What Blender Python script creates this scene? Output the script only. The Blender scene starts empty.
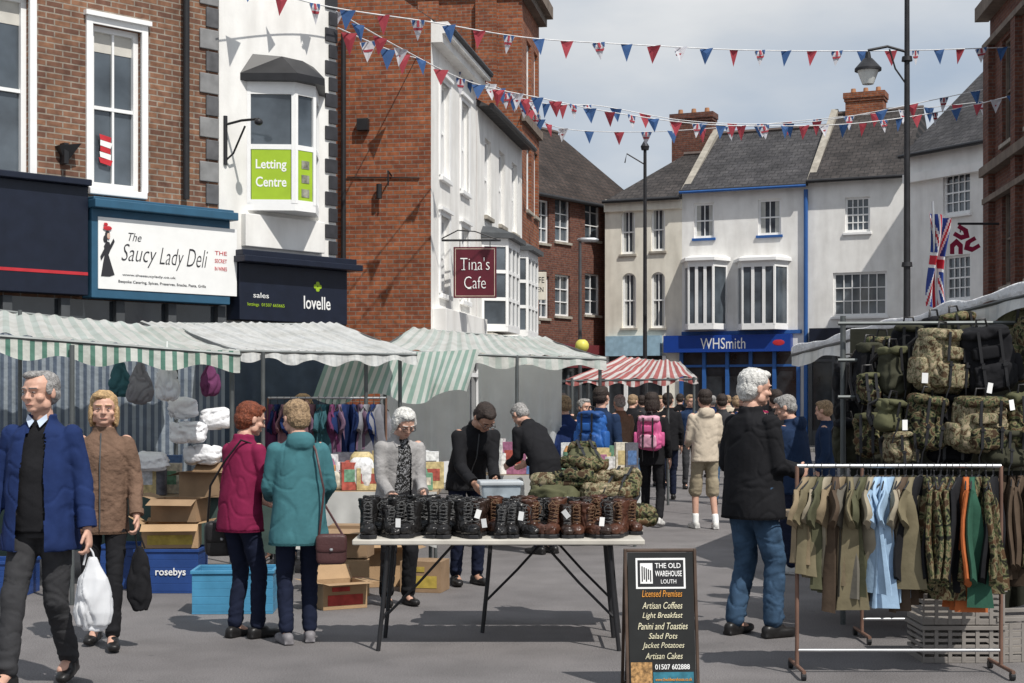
import bpy, bmesh, math, random
from mathutils import Vector, Matrix, noise
random.seed(7)
F=1500.0; CH=1.6; HY=400.0
COL=bpy.context.scene.collection
def P(px,py,d): return Vector(((px-512)/F*d, d, CH-(py-HY)/F*d))
def G(px,d,z=0.0): return Vector(((px-512)/F*d, d, z))
rad=math.radians
# ------------------------------------------------------------ materials
def nt(name):
    m=bpy.data.materials.new(name); m.use_nodes=True
    n=m.node_tree.nodes; l=m.node_tree.links
    return m,n,l,n['Principled BSDF']
def c4(c): return (c[0],c[1],c[2],1)
_mc={}
def mat(name,col,rough=.7,var=.15,scale=6,bump=0.0,bscale=60,metal=0,dirt=0.0,trans=0.0,spec=.35,coat=0,bdist=.006):
    if name in _mc: return _mc[name]
    m,n,l,b=nt(name)
    tc=n.new('ShaderNodeTexCoord')
    no=n.new('ShaderNodeTexNoise'); no.inputs['Scale'].default_value=scale; no.inputs['Detail'].default_value=6
    l.new(tc.outputs['Object'],no.inputs['Vector'])
    r=n.new('ShaderNodeValToRGB'); r.color_ramp.elements[0].position=.3; r.color_ramp.elements[1].position=.7
    r.color_ramp.elements[0].color=c4([max(0,x*(1-var)) for x in col]); r.color_ramp.elements[1].color=c4([min(1,x*(1+var)) for x in col])
    l.new(no.outputs['Fac'],r.inputs['Fac']); out=r.outputs['Color']
    if dirt>0:
        n2=n.new('ShaderNodeTexNoise'); n2.inputs['Scale'].default_value=.9; n2.inputs['Detail'].default_value=9
        mp=n.new('ShaderNodeMapping'); mp.inputs['Scale'].default_value=(2.5,2.5,.6)
        l.new(tc.outputs['Object'],mp.inputs['Vector']); l.new(mp.outputs['Vector'],n2.inputs['Vector'])
        r2=n.new('ShaderNodeValToRGB'); r2.color_ramp.elements[0].position=.42; r2.color_ramp.elements[1].position=.72
        mx=n.new('ShaderNodeMixRGB'); mx.blend_type='MULTIPLY'; mx.inputs['Color2'].default_value=(1-dirt,1-dirt*1.05,1-dirt*1.1,1)
        l.new(n2.outputs['Fac'],r2.inputs['Fac']); l.new(r2.outputs['Color'],mx.inputs['Fac']); l.new(out,mx.inputs['Color1']); out=mx.outputs['Color']
    l.new(out,b.inputs['Base Color'])
    b.inputs['Roughness'].default_value=rough; b.inputs['Metallic'].default_value=metal
    b.inputs['Specular IOR Level'].default_value=spec
    if coat: b.inputs['Coat Weight'].default_value=coat
    if bump>0:
        nb=n.new('ShaderNodeTexNoise'); nb.inputs['Scale'].default_value=bscale; nb.inputs['Detail'].default_value=4
        l.new(tc.outputs['Object'],nb.inputs['Vector'])
        bp=n.new('ShaderNodeBump'); bp.inputs['Strength'].default_value=bump; bp.inputs['Distance'].default_value=bdist
        l.new(nb.outputs['Fac'],bp.inputs['Height']); l.new(bp.outputs['Normal'],b.inputs['Normal'])
    if trans>0:
        tr=n.new('ShaderNodeBsdfTranslucent'); ms=n.new('ShaderNodeMixShader'); ms.inputs[0].default_value=trans
        l.new(out,tr.inputs['Color']); l.new(b.outputs[0],ms.inputs[1]); l.new(tr.outputs[0],ms.inputs[2])
        l.new(ms.outputs[0],n['Material Output'].inputs['Surface'])
    _mc[name]=m; return m
def brick(name,c1,c2,mort,bw=.225,rh=.075,ms=.01,slope=1.0,rough=.85,bigvar=.25):
    m,n,l,b=nt(name)
    tc=n.new('ShaderNodeTexCoord'); sp=n.new('ShaderNodeSeparateXYZ'); l.new(tc.outputs['Object'],sp.inputs[0])
    ad=n.new('ShaderNodeMath'); ad.operation='ADD'; l.new(sp.outputs['X'],ad.inputs[0])
    if slope==1.0: l.new(sp.outputs['Y'],ad.inputs[1])
    else: ad.inputs[1].default_value=0
    mu=n.new('ShaderNodeMath'); mu.operation='MULTIPLY'; mu.inputs[1].default_value=slope; l.new(sp.outputs['Z'],mu.inputs[0])
    cb=n.new('ShaderNodeCombineXYZ'); l.new(ad.outputs[0],cb.inputs[0]); l.new(mu.outputs[0],cb.inputs[1])
    bt=n.new('ShaderNodeTexBrick'); l.new(cb.outputs[0],bt.inputs['Vector'])
    bt.inputs['Scale'].default_value=1; bt.inputs['Brick Width'].default_value=bw; bt.inputs['Row Height'].default_value=rh
    bt.inputs['Mortar Size'].default_value=ms; bt.inputs['Mortar Smooth'].default_value=.3; bt.inputs['Bias'].default_value=-.1
    bt.inputs['Color1'].default_value=c4(c1); bt.inputs['Color2'].default_value=c4(c2); bt.inputs['Mortar'].default_value=c4(mort)
    no=n.new('ShaderNodeTexNoise'); no.inputs['Scale'].default_value=1.3; no.inputs['Detail'].default_value=8; l.new(tc.outputs['Object'],no.inputs['Vector'])
    r=n.new('ShaderNodeValToRGB'); r.color_ramp.elements[0].position=.3; r.color_ramp.elements[1].position=.7
    r.color_ramp.elements[0].color=c4([1-bigvar]*3); r.color_ramp.elements[1].color=(1,1,1,1); l.new(no.outputs['Fac'],r.inputs['Fac'])
    n3=n.new('ShaderNodeTexNoise'); n3.inputs['Scale'].default_value=9; n3.inputs['Detail'].default_value=3; l.new(cb.outputs[0],n3.inputs['Vector'])
    r3=n.new('ShaderNodeValToRGB'); r3.color_ramp.elements[0].position=.3; r3.color_ramp.elements[1].position=.65
    r3.color_ramp.elements[0].color=(.6,.58,.58,1); r3.color_ramp.elements[1].color=(1.0,1,1,1); l.new(n3.outputs['Fac'],r3.inputs['Fac'])
    mx=n.new('ShaderNodeMixRGB'); mx.blend_type='MULTIPLY'; mx.inputs[0].default_value=1; l.new(bt.outputs['Color'],mx.inputs[1]); l.new(r.outputs[0],mx.inputs[2])
    m2=n.new('ShaderNodeMixRGB'); m2.blend_type='MULTIPLY'; m2.inputs[0].default_value=1; l.new(mx.outputs[0],m2.inputs[1]); l.new(r3.outputs[0],m2.inputs[2])
    l.new(m2.outputs[0],b.inputs['Base Color']); b.inputs['Roughness'].default_value=rough; b.inputs['Specular IOR Level'].default_value=.25
    bp=n.new('ShaderNodeBump'); bp.inputs['Strength'].default_value=.5; bp.inputs['Distance'].default_value=.01; bp.invert=True
    l.new(bt.outputs['Fac'],bp.inputs['Height']); l.new(bp.outputs[0],b.inputs['Normal'])
    return m
def camo(name,cols,scale=9):
    m,n,l,b=nt(name)
    tc=n.new('ShaderNodeTexCoord'); no=n.new('ShaderNodeTexNoise'); no.inputs['Scale'].default_value=scale; no.inputs['Detail'].default_value=3.5; no.inputs['Distortion'].default_value=.8
    l.new(tc.outputs['Object'],no.inputs['Vector'])
    r=n.new('ShaderNodeValToRGB'); r.color_ramp.interpolation='CONSTANT'; e=r.color_ramp.elements
    pos=[0,.43,.5,.56]
    e[0].color=c4(cols[0]); e[1].position=pos[1]; e[1].color=c4(cols[1])
    for i in (2,3):
        q=e.new(pos[i]); q.color=c4(cols[i])
    l.new(no.outputs['Fac'],r.inputs['Fac']); l.new(r.outputs[0],b.inputs['Base Color']); b.inputs['Roughness'].default_value=.9; b.inputs['Specular IOR Level'].default_value=.15
    nb=n.new('ShaderNodeTexNoise'); nb.inputs['Scale'].default_value=22; l.new(tc.outputs['Object'],nb.inputs['Vector'])
    bp=n.new('ShaderNodeBump'); bp.inputs['Strength'].default_value=.4; bp.inputs['Distance'].default_value=.012
    l.new(nb.outputs['Fac'],bp.inputs['Height']); l.new(bp.outputs[0],b.inputs['Normal'])
    return m
def stripes(name,ca,cb,n_,frac=.5,trans=.35,axis='X'):
    m,n,l,b=nt(name)
    uv=n.new('ShaderNodeUVMap'); sp=n.new('ShaderNodeSeparateXYZ'); l.new(uv.outputs[0],sp.inputs[0])
    mu=n.new('ShaderNodeMath'); mu.operation='MULTIPLY'; mu.inputs[1].default_value=n_; l.new(sp.outputs[axis],mu.inputs[0])
    fr=n.new('ShaderNodeMath'); fr.operation='FRACT'; l.new(mu.outputs[0],fr.inputs[0])
    gt=n.new('ShaderNodeMath'); gt.operation='GREATER_THAN'; gt.inputs[1].default_value=frac; l.new(fr.outputs[0],gt.inputs[0])
    mx=n.new('ShaderNodeMixRGB'); mx.inputs[1].default_value=c4(ca); mx.inputs[2].default_value=c4(cb); l.new(gt.outputs[0],mx.inputs[0])
    tc=n.new('ShaderNodeTexCoord'); no=n.new('ShaderNodeTexNoise'); no.inputs['Scale'].default_value=2.5; no.inputs['Detail'].default_value=8; l.new(tc.outputs['Object'],no.inputs['Vector'])
    r=n.new('ShaderNodeValToRGB'); r.color_ramp.elements[0].position=.3; r.color_ramp.elements[1].position=.65; r.color_ramp.elements[0].color=(.78,.77,.74,1); r.color_ramp.elements[1].color=(1,1,1,1); l.new(no.outputs['Fac'],r.inputs['Fac'])
    m2=n.new('ShaderNodeMixRGB'); m2.blend_type='MULTIPLY'; m2.inputs[0].default_value=1; l.new(mx.outputs[0],m2.inputs[1]); l.new(r.outputs[0],m2.inputs[2])
    l.new(m2.outputs[0],b.inputs['Base Color']); b.inputs['Roughness'].default_value=.6
    nb=n.new('ShaderNodeTexNoise'); nb.inputs['Scale'].default_value=7; nb.inputs['Detail'].default_value=5; l.new(tc.outputs['Object'],nb.inputs['Vector'])
    bp=n.new('ShaderNodeBump'); bp.inputs['Strength'].default_value=.5; bp.inputs['Distance'].default_value=.05; l.new(nb.outputs['Fac'],bp.inputs['Height']); l.new(bp.outputs[0],b.inputs['Normal'])
    tr=n.new('ShaderNodeBsdfTranslucent'); ms=n.new('ShaderNodeMixShader'); ms.inputs[0].default_value=trans
    l.new(m2.outputs[0],tr.inputs['Color']); l.new(b.outputs[0],ms.inputs[1]); l.new(tr.outputs[0],ms.inputs[2]); l.new(ms.outputs[0],n['Material Output'].inputs['Surface'])
    return m
# ------------------------------------------------------------ mesh building
class MB:
    def __init__(s): s.v=[]; s.f=[]; s.m=[]
    def add(s,vs,fs,mi=0):
        b=len(s.v); s.v+=[Vector(v) for v in vs]; s.f+=[tuple(i+b for i in f) for f in fs]; s.m+=[mi]*len(fs)
    def box(s,a,b,mi=0,T=None):
        x0,y0,z0=a; x1,y1,z1=b
        vs=[Vector(q) for q in ((x0,y0,z0),(x1,y0,z0),(x1,y1,z0),(x0,y1,z0),(x0,y0,z1),(x1,y0,z1),(x1,y1,z1),(x0,y1,z1))]
        if T is not None: vs=[T@q for q in vs]
        s.add(vs,[(0,3,2,1),(4,5,6,7),(0,1,5,4),(1,2,6,5),(2,3,7,6),(3,0,4,7)],mi)
    def loft(s,rings,mi=0,cap=True):
        n=len(rings[0]); vs=[p for r in rings for p in r]; fs=[]
        for i in range(len(rings)-1):
            for j in range(n):
                k=(j+1)%n; fs.append((i*n+j,i*n+k,(i+1)*n+k,(i+1)*n+j))
        if cap: fs.append(tuple(range(n))[::-1]); fs.append(tuple((len(rings)-1)*n+j for j in range(n)))
        s.add(vs,fs,mi)
    def ringpts(s,c,ax,ay,n,e=1.0):
        out=[]
        for j in range(n):
            t=2*math.pi*j/n; ct,st=math.cos(t),math.sin(t)
            if e!=1: ct=math.copysign(abs(ct)**e,ct); st=math.copysign(abs(st)**e,st)
            out.append(c+ax*ct+ay*st)
        return out
    def tube(s,pts,r,n=8,mi=0):
        pts=[Vector(p) for p in pts]; rs=r if isinstance(r,(list,tuple)) else [r]*len(pts); rings=[]; up=None
        for i,p in enumerate(pts):
            d=(pts[min(i+1,len(pts)-1)]-pts[max(i-1,0)])
            if d.length<1e-9: d=Vector((0,0,1))
            d.normalize()
            if up is None: up=Vector((0,0,1)) if abs(d.z)<.9 else Vector((1,0,0))
            a=d.cross(up); 
            if a.length<1e-6: a=d.cross(Vector((.3,.9,.1)))
            a.normalize(); b=a.cross(d); up=b
            rings.append(s.ringpts(p,a*rs[i],b*rs[i],n))
        s.loft(rings,mi)
    def cyl(s,p0,p1,r0,r1=None,n=12,mi=0): s.tube([p0,p1],[r0,r0 if r1 is None else r1],n,mi)
    def caps(s,p0,p1,r0,r1,n=14,mi=0):
        p0=Vector(p0); p1=Vector(p1); d=p1-p0; L=d.length
        if L<1e-6: s.sup(p0,(r0,r0,r0)); return
        d/=L; pts=[];rs=[]
        for a in (85,60,35,12): pts.append(p0-d*r0*math.sin(rad(a))); rs.append(r0*math.cos(rad(a)))
        for a in (12,35,60,85): pts.append(p1+d*r1*math.sin(rad(a))); rs.append(r1*math.cos(rad(a)))
        s.tube(pts,rs,n,mi)
    def sup(s,c,r,e=1.0,n=16,mi=0,R=None,T=None):
        c=Vector(c); rings=[]; m_=n//2
        pw=lambda v:math.copysign(abs(v)**e,v)
        for i in range(1,m_):
            ph=-math.pi/2+math.pi*i/m_; cz=pw(math.sin(ph)); cr=abs(math.cos(ph))**e; ring=[]
            for j in range(n):
                t=2*math.pi*j/n; q=Vector((r[0]*cr*pw(math.cos(t)),r[1]*cr*pw(math.sin(t)),r[2]*cz))
                if R is not None: q=R@q
                q=q+c
                if T is not None: q=T(q)
                ring.append(q)
            rings.append(ring)
        s.loft(rings,mi)
    def prism(s,poly,z0,z1,mi=0):
        s.loft([[Vector((p[0],p[1],z0)) for p in poly],[Vector((p[0],p[1],z1)) for p in poly]],mi)
    def mesh(s,name,mats):
        me=bpy.data.meshes.new(name); me.from_pydata([tuple(v) for v in s.v],[],s.f)
        for mt in mats: me.materials.append(mt)
        for p,i in zip(me.polygons,s.m): p.material_index=i
        bm=bmesh.new(); bm.from_mesh(me); bmesh.ops.recalc_face_normals(bm,faces=bm.faces); bm.to_mesh(me); bm.free()
        return me
    def obj(s,name,mats,parent=None,smooth=False,bevel=0,label=None):
        if not isinstance(mats,(list,tuple)): mats=[mats]
        me=s.mesh(name,mats); o=bpy.data.objects.new(name,me); COL.objects.link(o)
        if parent: o.parent=parent
        if smooth: me.shade_smooth(); me.set_sharp_from_angle(angle=rad(50))
        if bevel:
            b=o.modifiers.new('bevel','BEVEL'); b.width=bevel; b.segments=2; b.limit_method='ANGLE'
        if label: o['label']=label
        return o
def root(name,label,cat,M=None,group=None,parent=None):
    o=bpy.data.objects.new(name,None); COL.objects.link(o); o.empty_display_size=.1
    if M is not None: o.matrix_world=M
    if parent: o.parent=parent
    if label: o['label']=label; o['category']=cat
    if group: o['group']=group
    return o
def tag(o,label,cat,group=None):
    o['label']=label; o['category']=cat
    if group: o['group']=group
    return o
def TR(v,rz=0,s=1.0): return Matrix.Translation(v)@Matrix.Rotation(rz,4,'Z')@Matrix.Scale(s,4)
def copy_tree(r,M,group=None):
    n=r.copy(); COL.objects.link(n); n.matrix_world=M
    if group: n['group']=group
    for ch in list(r.children):
        k=ch.copy(); COL.objects.link(k); k.parent=n; k.matrix_parent_inverse=Matrix(); k.matrix_local=ch.matrix_local
    return n
def text(body,x0,z0,x1,z1,m,parent,y=-.01,shear=0,name='lettering',bold=0.0,M=None):
    cu=bpy.data.curves.new('t','FONT'); cu.body=body; cu.size=1; cu.shear=shear; cu.extrude=.004; cu.offset=bold; cu.resolution_u=3
    o=bpy.data.objects.new('t',cu); COL.objects.link(o); dg=bpy.context.evaluated_depsgraph_get()
    me=bpy.data.meshes.new_from_object(o.evaluated_get(dg)); bpy.data.objects.remove(o)
    xs=[v.co.x for v in me.vertices]; ys=[v.co.y for v in me.vertices]
    ax,bx,ay,by=min(xs),max(xs),min(ys),max(ys); sx=(x1-x0)/(bx-ax); sy=(z1-z0)/(by-ay)
    cx=(x0+x1)/2; cz=(z0+z1)/2
    for v in me.vertices:
        q=Vector((cx+(v.co.x-(ax+bx)/2)*sx, y-v.co.z*.5, cz+(v.co.y-(ay+by)/2)*sy))
        v.co=M@q if M is not None else q
    me.materials.clear(); me.materials.append(m)
    ob=bpy.data.objects.new(name,me); COL.objects.link(ob); ob.parent=parent
    return ob
def cloth(name,fn,nu,nv,m,parent=None,smooth=True):
    vs=[];fs=[];uvs=[]
    for j in range(nv+1):
        for i in range(nu+1):
            u=i/nu;v=j/nv; vs.append(tuple(fn(u,v))); uvs.append((u,v))
    for j in range(nv):
        for i in range(nu):
            a=j*(nu+1)+i; fs.append((a,a+1,a+nu+2,a+nu+1))
    me=bpy.data.meshes.new(name); me.from_pydata(vs,[],fs); me.materials.append(m)
    ul=me.uv_layers.new(name='UVMap')
    for lp in me.loops: ul.data[lp.index].uv=uvs[lp.vertex_index]
    if smooth: me.shade_smooth()
    o=bpy.data.objects.new(name,me); COL.objects.link(o)
    if parent: o.parent=parent
    return o
def remesh(mb,name,m,vox,parent=None,sm=2,amp=0,freq=(9,9,5),clampz=False,ridge=0,cut=None):
    me=mb.mesh('tmp',[m]); o=bpy.data.objects.new('tmp',me); COL.objects.link(o)
    r=o.modifiers.new('r','REMESH'); r.mode='VOXEL'; r.voxel_size=vox; r.use_smooth_shade=True
    if sm: q=o.modifiers.new('s','SMOOTH'); q.factor=.5; q.iterations=sm
    dg=bpy.context.evaluated_depsgraph_get(); me2=bpy.data.meshes.new_from_object(o.evaluated_get(dg)); bpy.data.objects.remove(o)
    me2.materials.clear(); me2.materials.append(m)
    if amp:
        off=Vector((random.random()*9,random.random()*9,random.random()*9)); fr=Vector(freq)
        nn=[v.normal.copy() for v in me2.vertices]
        for v,nv in zip(me2.vertices,nn):
            q=Vector((v.co.x*fr.x,v.co.y*fr.y,v.co.z*fr.z))+off
            w_=noise.noise(q*.6)*1.3; q2=q+Vector((w_,w_*.6,w_))
            k=noise.noise(q2)+.35*noise.noise(q2*2.1)
            if ridge:
                a=abs(noise.noise(Vector((q2.x*.9,q2.y*.9,q2.z*1.1))+Vector((3,1,7)))); k=k-ridge*max(0,1-a*7)*1.2
            v.co+=nv*amp*k
    if clampz:
        for v in me2.vertices:
            if v.co.z<0.0: v.co.z=0.0
    if cut:
        bm=bmesh.new(); bm.from_mesh(me2); bmesh.ops.delete(bm,geom=[f for f in bm.faces if cut(f.calc_center_median())],context='FACES'); bm.to_mesh(me2); bm.free()
    me2.shade_smooth()
    ob=bpy.data.objects.new(name,me2); COL.objects.link(ob)
    if parent: ob.parent=parent
    return ob
# ------------------------------------------------------------ palette
M_black=mat('black_paint',(.02,.02,.022),.45,.2)
M_iron=mat('black_iron',(.03,.03,.033),.5,.2,metal=.3)
M_steel=mat('galvanised_steel',(.45,.46,.47),.4,.15,metal=.7)
M_cream=mat('cream_render',(.78,.74,.64),.8,.06,scale=3,dirt=.25,bump=.3,bscale=20)
M_wrend=mat('white_render',(.84,.83,.80),.8,.05,scale=3,dirt=.2,bump=.3,bscale=20)
M_frame=mat('white_frame_paint',(.84,.84,.83),.5,.03)
M_glass=mat('window_glass',(.07,.085,.10),.06,.7,scale=1.2,spec=.9)
M_glassd=mat('dark_shop_glass',(.03,.035,.04),.1,.6,scale=2,spec=.7)
M_navy=mat('navy_fascia_paint',(.010,.014,.028),.4,.15)
M_blue=mat('blue_trim_paint',(.03,.11,.33),.45,.1)
M_whs=mat('blue_shop_fascia',(.010,.05,.28),.4,.05)
M_dgrey=mat('dark_grey_paint',(.07,.075,.08),.55,.15)
M_stone=mat('weathered_stone',(.36,.33,.28),.85,.2,bump=.4,dirt=.25)
M_dstone=mat('sooty_stone',(.19,.15,.12),.85,.2,bump=.4,dirt=.3)
M_red=mat('red_paint',(.5,.03,.04),.5,.1)
M_maroon=mat('maroon_sign_paint',(.10,.012,.022),.45,.1)
M_lime=mat('lime_green_poster',(.34,.50,.03),.5,.06)
M_tin=mat('white_lettering',(.85,.85,.83),.5,.03)
B_red=brick('orange_red_brick',(.42,.14,.06),(.27,.08,.042),(.30,.22,.17),bigvar=.35)
B_brown=brick('brown_mixed_brick',(.33,.17,.10),(.18,.09,.065),(.38,.33,.27),bigvar=.35)
B_dark=brick('dark_red_brick',(.22,.085,.055),(.14,.055,.042),(.17,.13,.11))
R_slate=brick('slate_roof_tiles',(.105,.10,.102),(.07,.067,.071),(.035,.035,.035),.3,.2,.014,slope=1.5,rough=.7,bigvar=.5)
R_slate2=brick('worn_brownish_slate_tiles',(.095,.083,.078),(.065,.058,.056),(.03,.03,.03),.3,.2,.014,slope=1.5,rough=.75,bigvar=.55)
R_brown=brick('brown_pantile_roof',(.085,.062,.052),(.06,.046,.04),(.03,.03,.03),.26,.24,.02,slope=1.5,bigvar=.5)
# ------------------------------------------------------------ ground
def ground_mat():
    m,n,l,b=nt('worn_asphalt')
    tc=n.new('ShaderNodeTexCoord')
    def N(s,d=8):
        q=n.new('ShaderNodeTexNoise'); q.inputs['Scale'].default_value=s; q.inputs['Detail'].default_value=d; l.new(tc.outputs['Object'],q.inputs['Vector']); return q
    a=N(.35); c=N(110,3); e=N(2.2)
    def R(x,p0,c0,p1,c1):
        r=n.new('ShaderNodeValToRGB'); r.color_ramp.elements[0].position=p0; r.color_ramp.elements[1].position=p1; r.color_ramp.elements[0].color=c4(c0); r.color_ramp.elements[1].color=c4(c1); l.new(x.outputs[0],r.inputs[0]); return r
    def X(p,q):
        x=n.new('ShaderNodeMixRGB'); x.blend_type='MULTIPLY'; x.inputs[0].default_value=1; l.new(p.outputs[0],x.inputs[1]); l.new(q.outputs[0],x.inputs[2]); return x
    y=X(X(R(a,.35,(.140,.130,.130),.68,(.195,.182,.180)),R(c,.35,(.62,.62,.62),.65,(1.25,1.25,1.25))),R(e,.3,(.80,.80,.80),.6,(1.05,1.05,1.05)))
    vo=n.new('ShaderNodeTexVoronoi'); vo.inputs['Scale'].default_value=2.4; l.new(tc.outputs['Object'],vo.inputs['Vector'])
    lt=n.new('ShaderNodeMath'); lt.operation='LESS_THAN'; lt.inputs[1].default_value=.05; l.new(vo.outputs['Distance'],lt.inputs[0])
    ml=n.new('ShaderNodeMath'); ml.operation='MULTIPLY'; ml.inputs[1].default_value=.6; l.new(lt.outputs[0],ml.inputs[0])
    z=n.new('ShaderNodeMixRGB'); z.inputs[2].default_value=(.08,.075,.075,1); l.new(ml.outputs[0],z.inputs[0]); l.new(y.outputs[0],z.inputs[1])
    l.new(z.outputs[0],b.inputs['Base Color']); b.inputs['Roughness'].default_value=.85
    bp=n.new('ShaderNodeBump'); bp.inputs['Strength'].default_value=.35; bp.inputs['Distance'].default_value=.01; l.new(c.outputs[0],bp.inputs['Height']); l.new(bp.outputs[0],b.inputs['Normal'])
    return m
g=MB(); g.add([(-300,-60,0),(300,-60,0),(300,500,0),(-300,500,0)],[(0,1,2,3)])
o=g.obj('ground',ground_mat()); o['kind']='structure'
M_pave=brick('paving_slabs',(.30,.29,.27),(.26,.25,.24),(.14,.14,.13),.6,.45,.012)
# ------------------------------------------------------------ buildings
class Bld:
    def __init__(s,label,a,b,cat='building',name='building'):
        A=G(a[0],a[1]); B=G(b[0],b[1]); x=B-A; s.W=x.length; x.normalize(); y=Vector((-x.y,x.x,0)); s.A=A; s.x=x; s.y=y
        s.M=Matrix(((x.x,y.x,0,A.x),(x.y,y.y,0,A.y),(0,0,1,0),(0,0,0,1))); s.root=root(name,label,cat,s.M)
    def uz(s,px,py):
        r=(px-512)/F; u=(r*s.A.y-s.A.x)/(s.x.x-r*s.x.y); t=s.A.y+u*s.x.y
        return u,CH+(HY-py)/F*t
    def rc(s,x0,y0,x1,y1):
        u0=s.uz(x0,y0)[0]; u1=s.uz(x1,y0)[0]; m=(x0+x1)/2
        return (u0,s.uz(m,y1)[1],u1,s.uz(m,y0)[1])
    def wall(s,zt,depth,ops,m,rev=.14,z0=0,u0=0,u1=None,side=None):
        u1=s.W if u1 is None else u1; mb=MB()
        us=sorted(set([u0,u1]+[q for o in ops for q in (o[0],o[2]) if u0<q<u1])); zs=sorted(set([z0,zt]+[q for o in ops for q in (o[1],o[3]) if z0<q<zt]))
        for i in range(len(us)-1):
            for j in range(len(zs)-1):
                cu=(us[i]+us[i+1])/2; cz=(zs[j]+zs[j+1])/2
                if any(o[0]<cu<o[2] and o[1]<cz<o[3] for o in ops): continue
                mb.add([(us[i],0,zs[j]),(us[i+1],0,zs[j]),(us[i+1],0,zs[j+1]),(us[i],0,zs[j+1])],[(0,1,2,3)])
        for o in ops:
            a,b,c,d=max(o[0],u0),max(o[1],z0),min(o[2],u1),min(o[3],zt); R=rev
            for q in ([(a,0,b),(c,0,b),(c,R,b),(a,R,b)],[(a,0,d),(a,R,d),(c,R,d),(c,0,d)],[(a,0,b),(a,R,b),(a,R,d),(a,0,d)],[(c,0,b),(c,0,d),(c,R,d),(c,R,b)]): mb.add(q,[(0,1,2,3)])
        mi=1 if side else 0
        mb.add([(u0,0,z0),(u0,depth,z0),(u0,depth,zt),(u0,0,zt)],[(0,1,2,3)],mi)
        mb.add([(u1,0,z0),(u1,depth,z0),(u1,depth,zt),(u1,0,zt)],[(0,1,2,3)],mi)
        mb.add([(u0,depth,z0),(u1,depth,z0),(u1,depth,zt),(u0,depth,zt)],[(0,1,2,3)],mi)
        mb.add([(u0,0,zt),(u1,0,zt),(u1,depth,zt),(u0,depth,zt)],[(0,1,2,3)])
        me=bpy.data.meshes.new('wall'); me.from_pydata([tuple(v) for v in mb.v],[],mb.f); me.materials.append(m)
        if side: me.materials.append(side)
        for p,i in zip(me.polygons,mb.m): p.material_index=i
        ob=bpy.data.objects.new('wall',me); COL.objects.link(ob); ob.parent=s.root; return ob
    def window(s,r,nx=2,nz=2,fm=None,fw=.07,bw=.03,rev=.14,sill=True,arch=False,archm=None,gm=None,surround=0,sm=None,blind=0,curt=0,name='window'):
        a,b,c,d=r; fm=fm or M_frame; y=rev*.75
        w=MB(); w.add([(a,y+.03,b),(c,y+.03,b),(c,y+.03,d),(a,y+.03,d)],[(0,1,2,3)])
        wo=w.obj(name,gm or M_glass,s.root)
        f=MB(); f.box((a,y-.03,b),(a+fw,y+.04,d)); f.box((c-fw,y-.03,b),(c,y+.04,d)); f.box((a+fw,y-.028,b),(c-fw,y+.04,b+fw*1.2)); f.box((a+fw,y-.028,d-fw),(c-fw,y+.04,d))
        for i in range(1,nx):
            u=a+fw+(c-a-2*fw)*i/nx; f.box((u-bw/2,y-.01,b+fw),(u+bw/2,y+.025,d-fw))
        for j in range(1,nz):
            z=b+fw+(d-b-2*fw)*j/nz; k=bw*1.5 if (nz%2==0 and j==nz//2) else bw; f.box((a+fw,y-.015,z-k/2),(c-fw,y+.02,z+k/2))
        f.obj('frame',fm,wo)
        if blind:
            q=MB(); q.box((a+fw,y+.022,d-fw-(d-b)*blind),(c-fw,y+.028,d-fw)); q.obj('blind',mat('roller_blind',(.55,.53,.48),.8,.08),wo)
        if curt:
            q=MB(); wd=(c-a)*curt
            for x0,x1 in ((a+fw,a+fw+wd),(c-fw-wd,c-fw)):
                n=8; q.add([(x0+(x1-x0)*i/n,y+.026-.006*(i%2),zz) for zz in (b+fw,d-fw) for i in range(n+1)],[(i,i+1,i+n+2,i+n+1) for i in range(n)])
            q.obj('curtain',mat('net_curtain',(.5,.5,.47),.8,.1),wo)
        if sill:
            q=MB(); q.box((a-.06,-.07,b-.09),(c+.06,rev-.02,b-.003)); q.obj('sill',sm or M_stone,wo,bevel=.01)
        if surround:
            q=MB(); k=surround; q.box((a-k,-.03,b),(a,.02,d+k)); q.box((c,-.03,b),(c+k,.02,d+k)); q.box((a,-.028,d),(c,.02,d+k)); q.box((a-k-.03,-.08,d+k),(c+k+.03,.02,d+k+.06)); q.obj('surround',sm or fm,wo)
        if arch:
            q=MB(); R=(c-a)/2; cx=(a+c)/2
            for sgn in (-1,1):
                pts=[(cx+sgn*R,d)]
                for i in range(9):
                    t=math.pi/2*i/8; pts.append((cx+sgn*R*math.cos(t),d-R+R*math.sin(t)))
                rr=[Vector((p[0],-.002,p[1])) for p in pts]; r2=[Vector((p[0],rev,p[1])) for p in pts]; q.loft([rr,r2])
            q.obj('arch',archm or M_cream,wo)
        return wo
    def part(s,name,mb,m,**k): return mb.obj(name,m,s.root,**k)
    def roof(s,ze,zr,depth,m,u0=0,u1=None,ov=.25,hipL=0,hipR=0):
        u1=s.W if u1 is None else u1; mb=MB(); h=depth/2
        mb.add([(u0,-ov,ze-.12),(u1,-ov,ze-.12),(u1-hipR,h,zr),(u0+hipL,h,zr),(u0,depth+ov,ze-.12),(u1,depth+ov,ze-.12)],[(0,1,2,3),(5,4,3,2),(0,3,4),(1,5,2),(0,4,5,1)])
        ro=mb.obj('roof',m,s.root)
        gt=MB(); gt.tube([(u0,-ov-.05,ze-.12),(u1,-ov-.05,ze-.12)],.06,8); gt.obj('gutter',M_black,ro)
        rt=MB(); rt.tube([(u0+hipL,h,zr+.02),(u1-hipR,h,zr+.02)],.09,6); rt.obj('ridge_tiles',mat('ridge_tile',(.11,.085,.075),.8),ro)
        return ro
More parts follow.
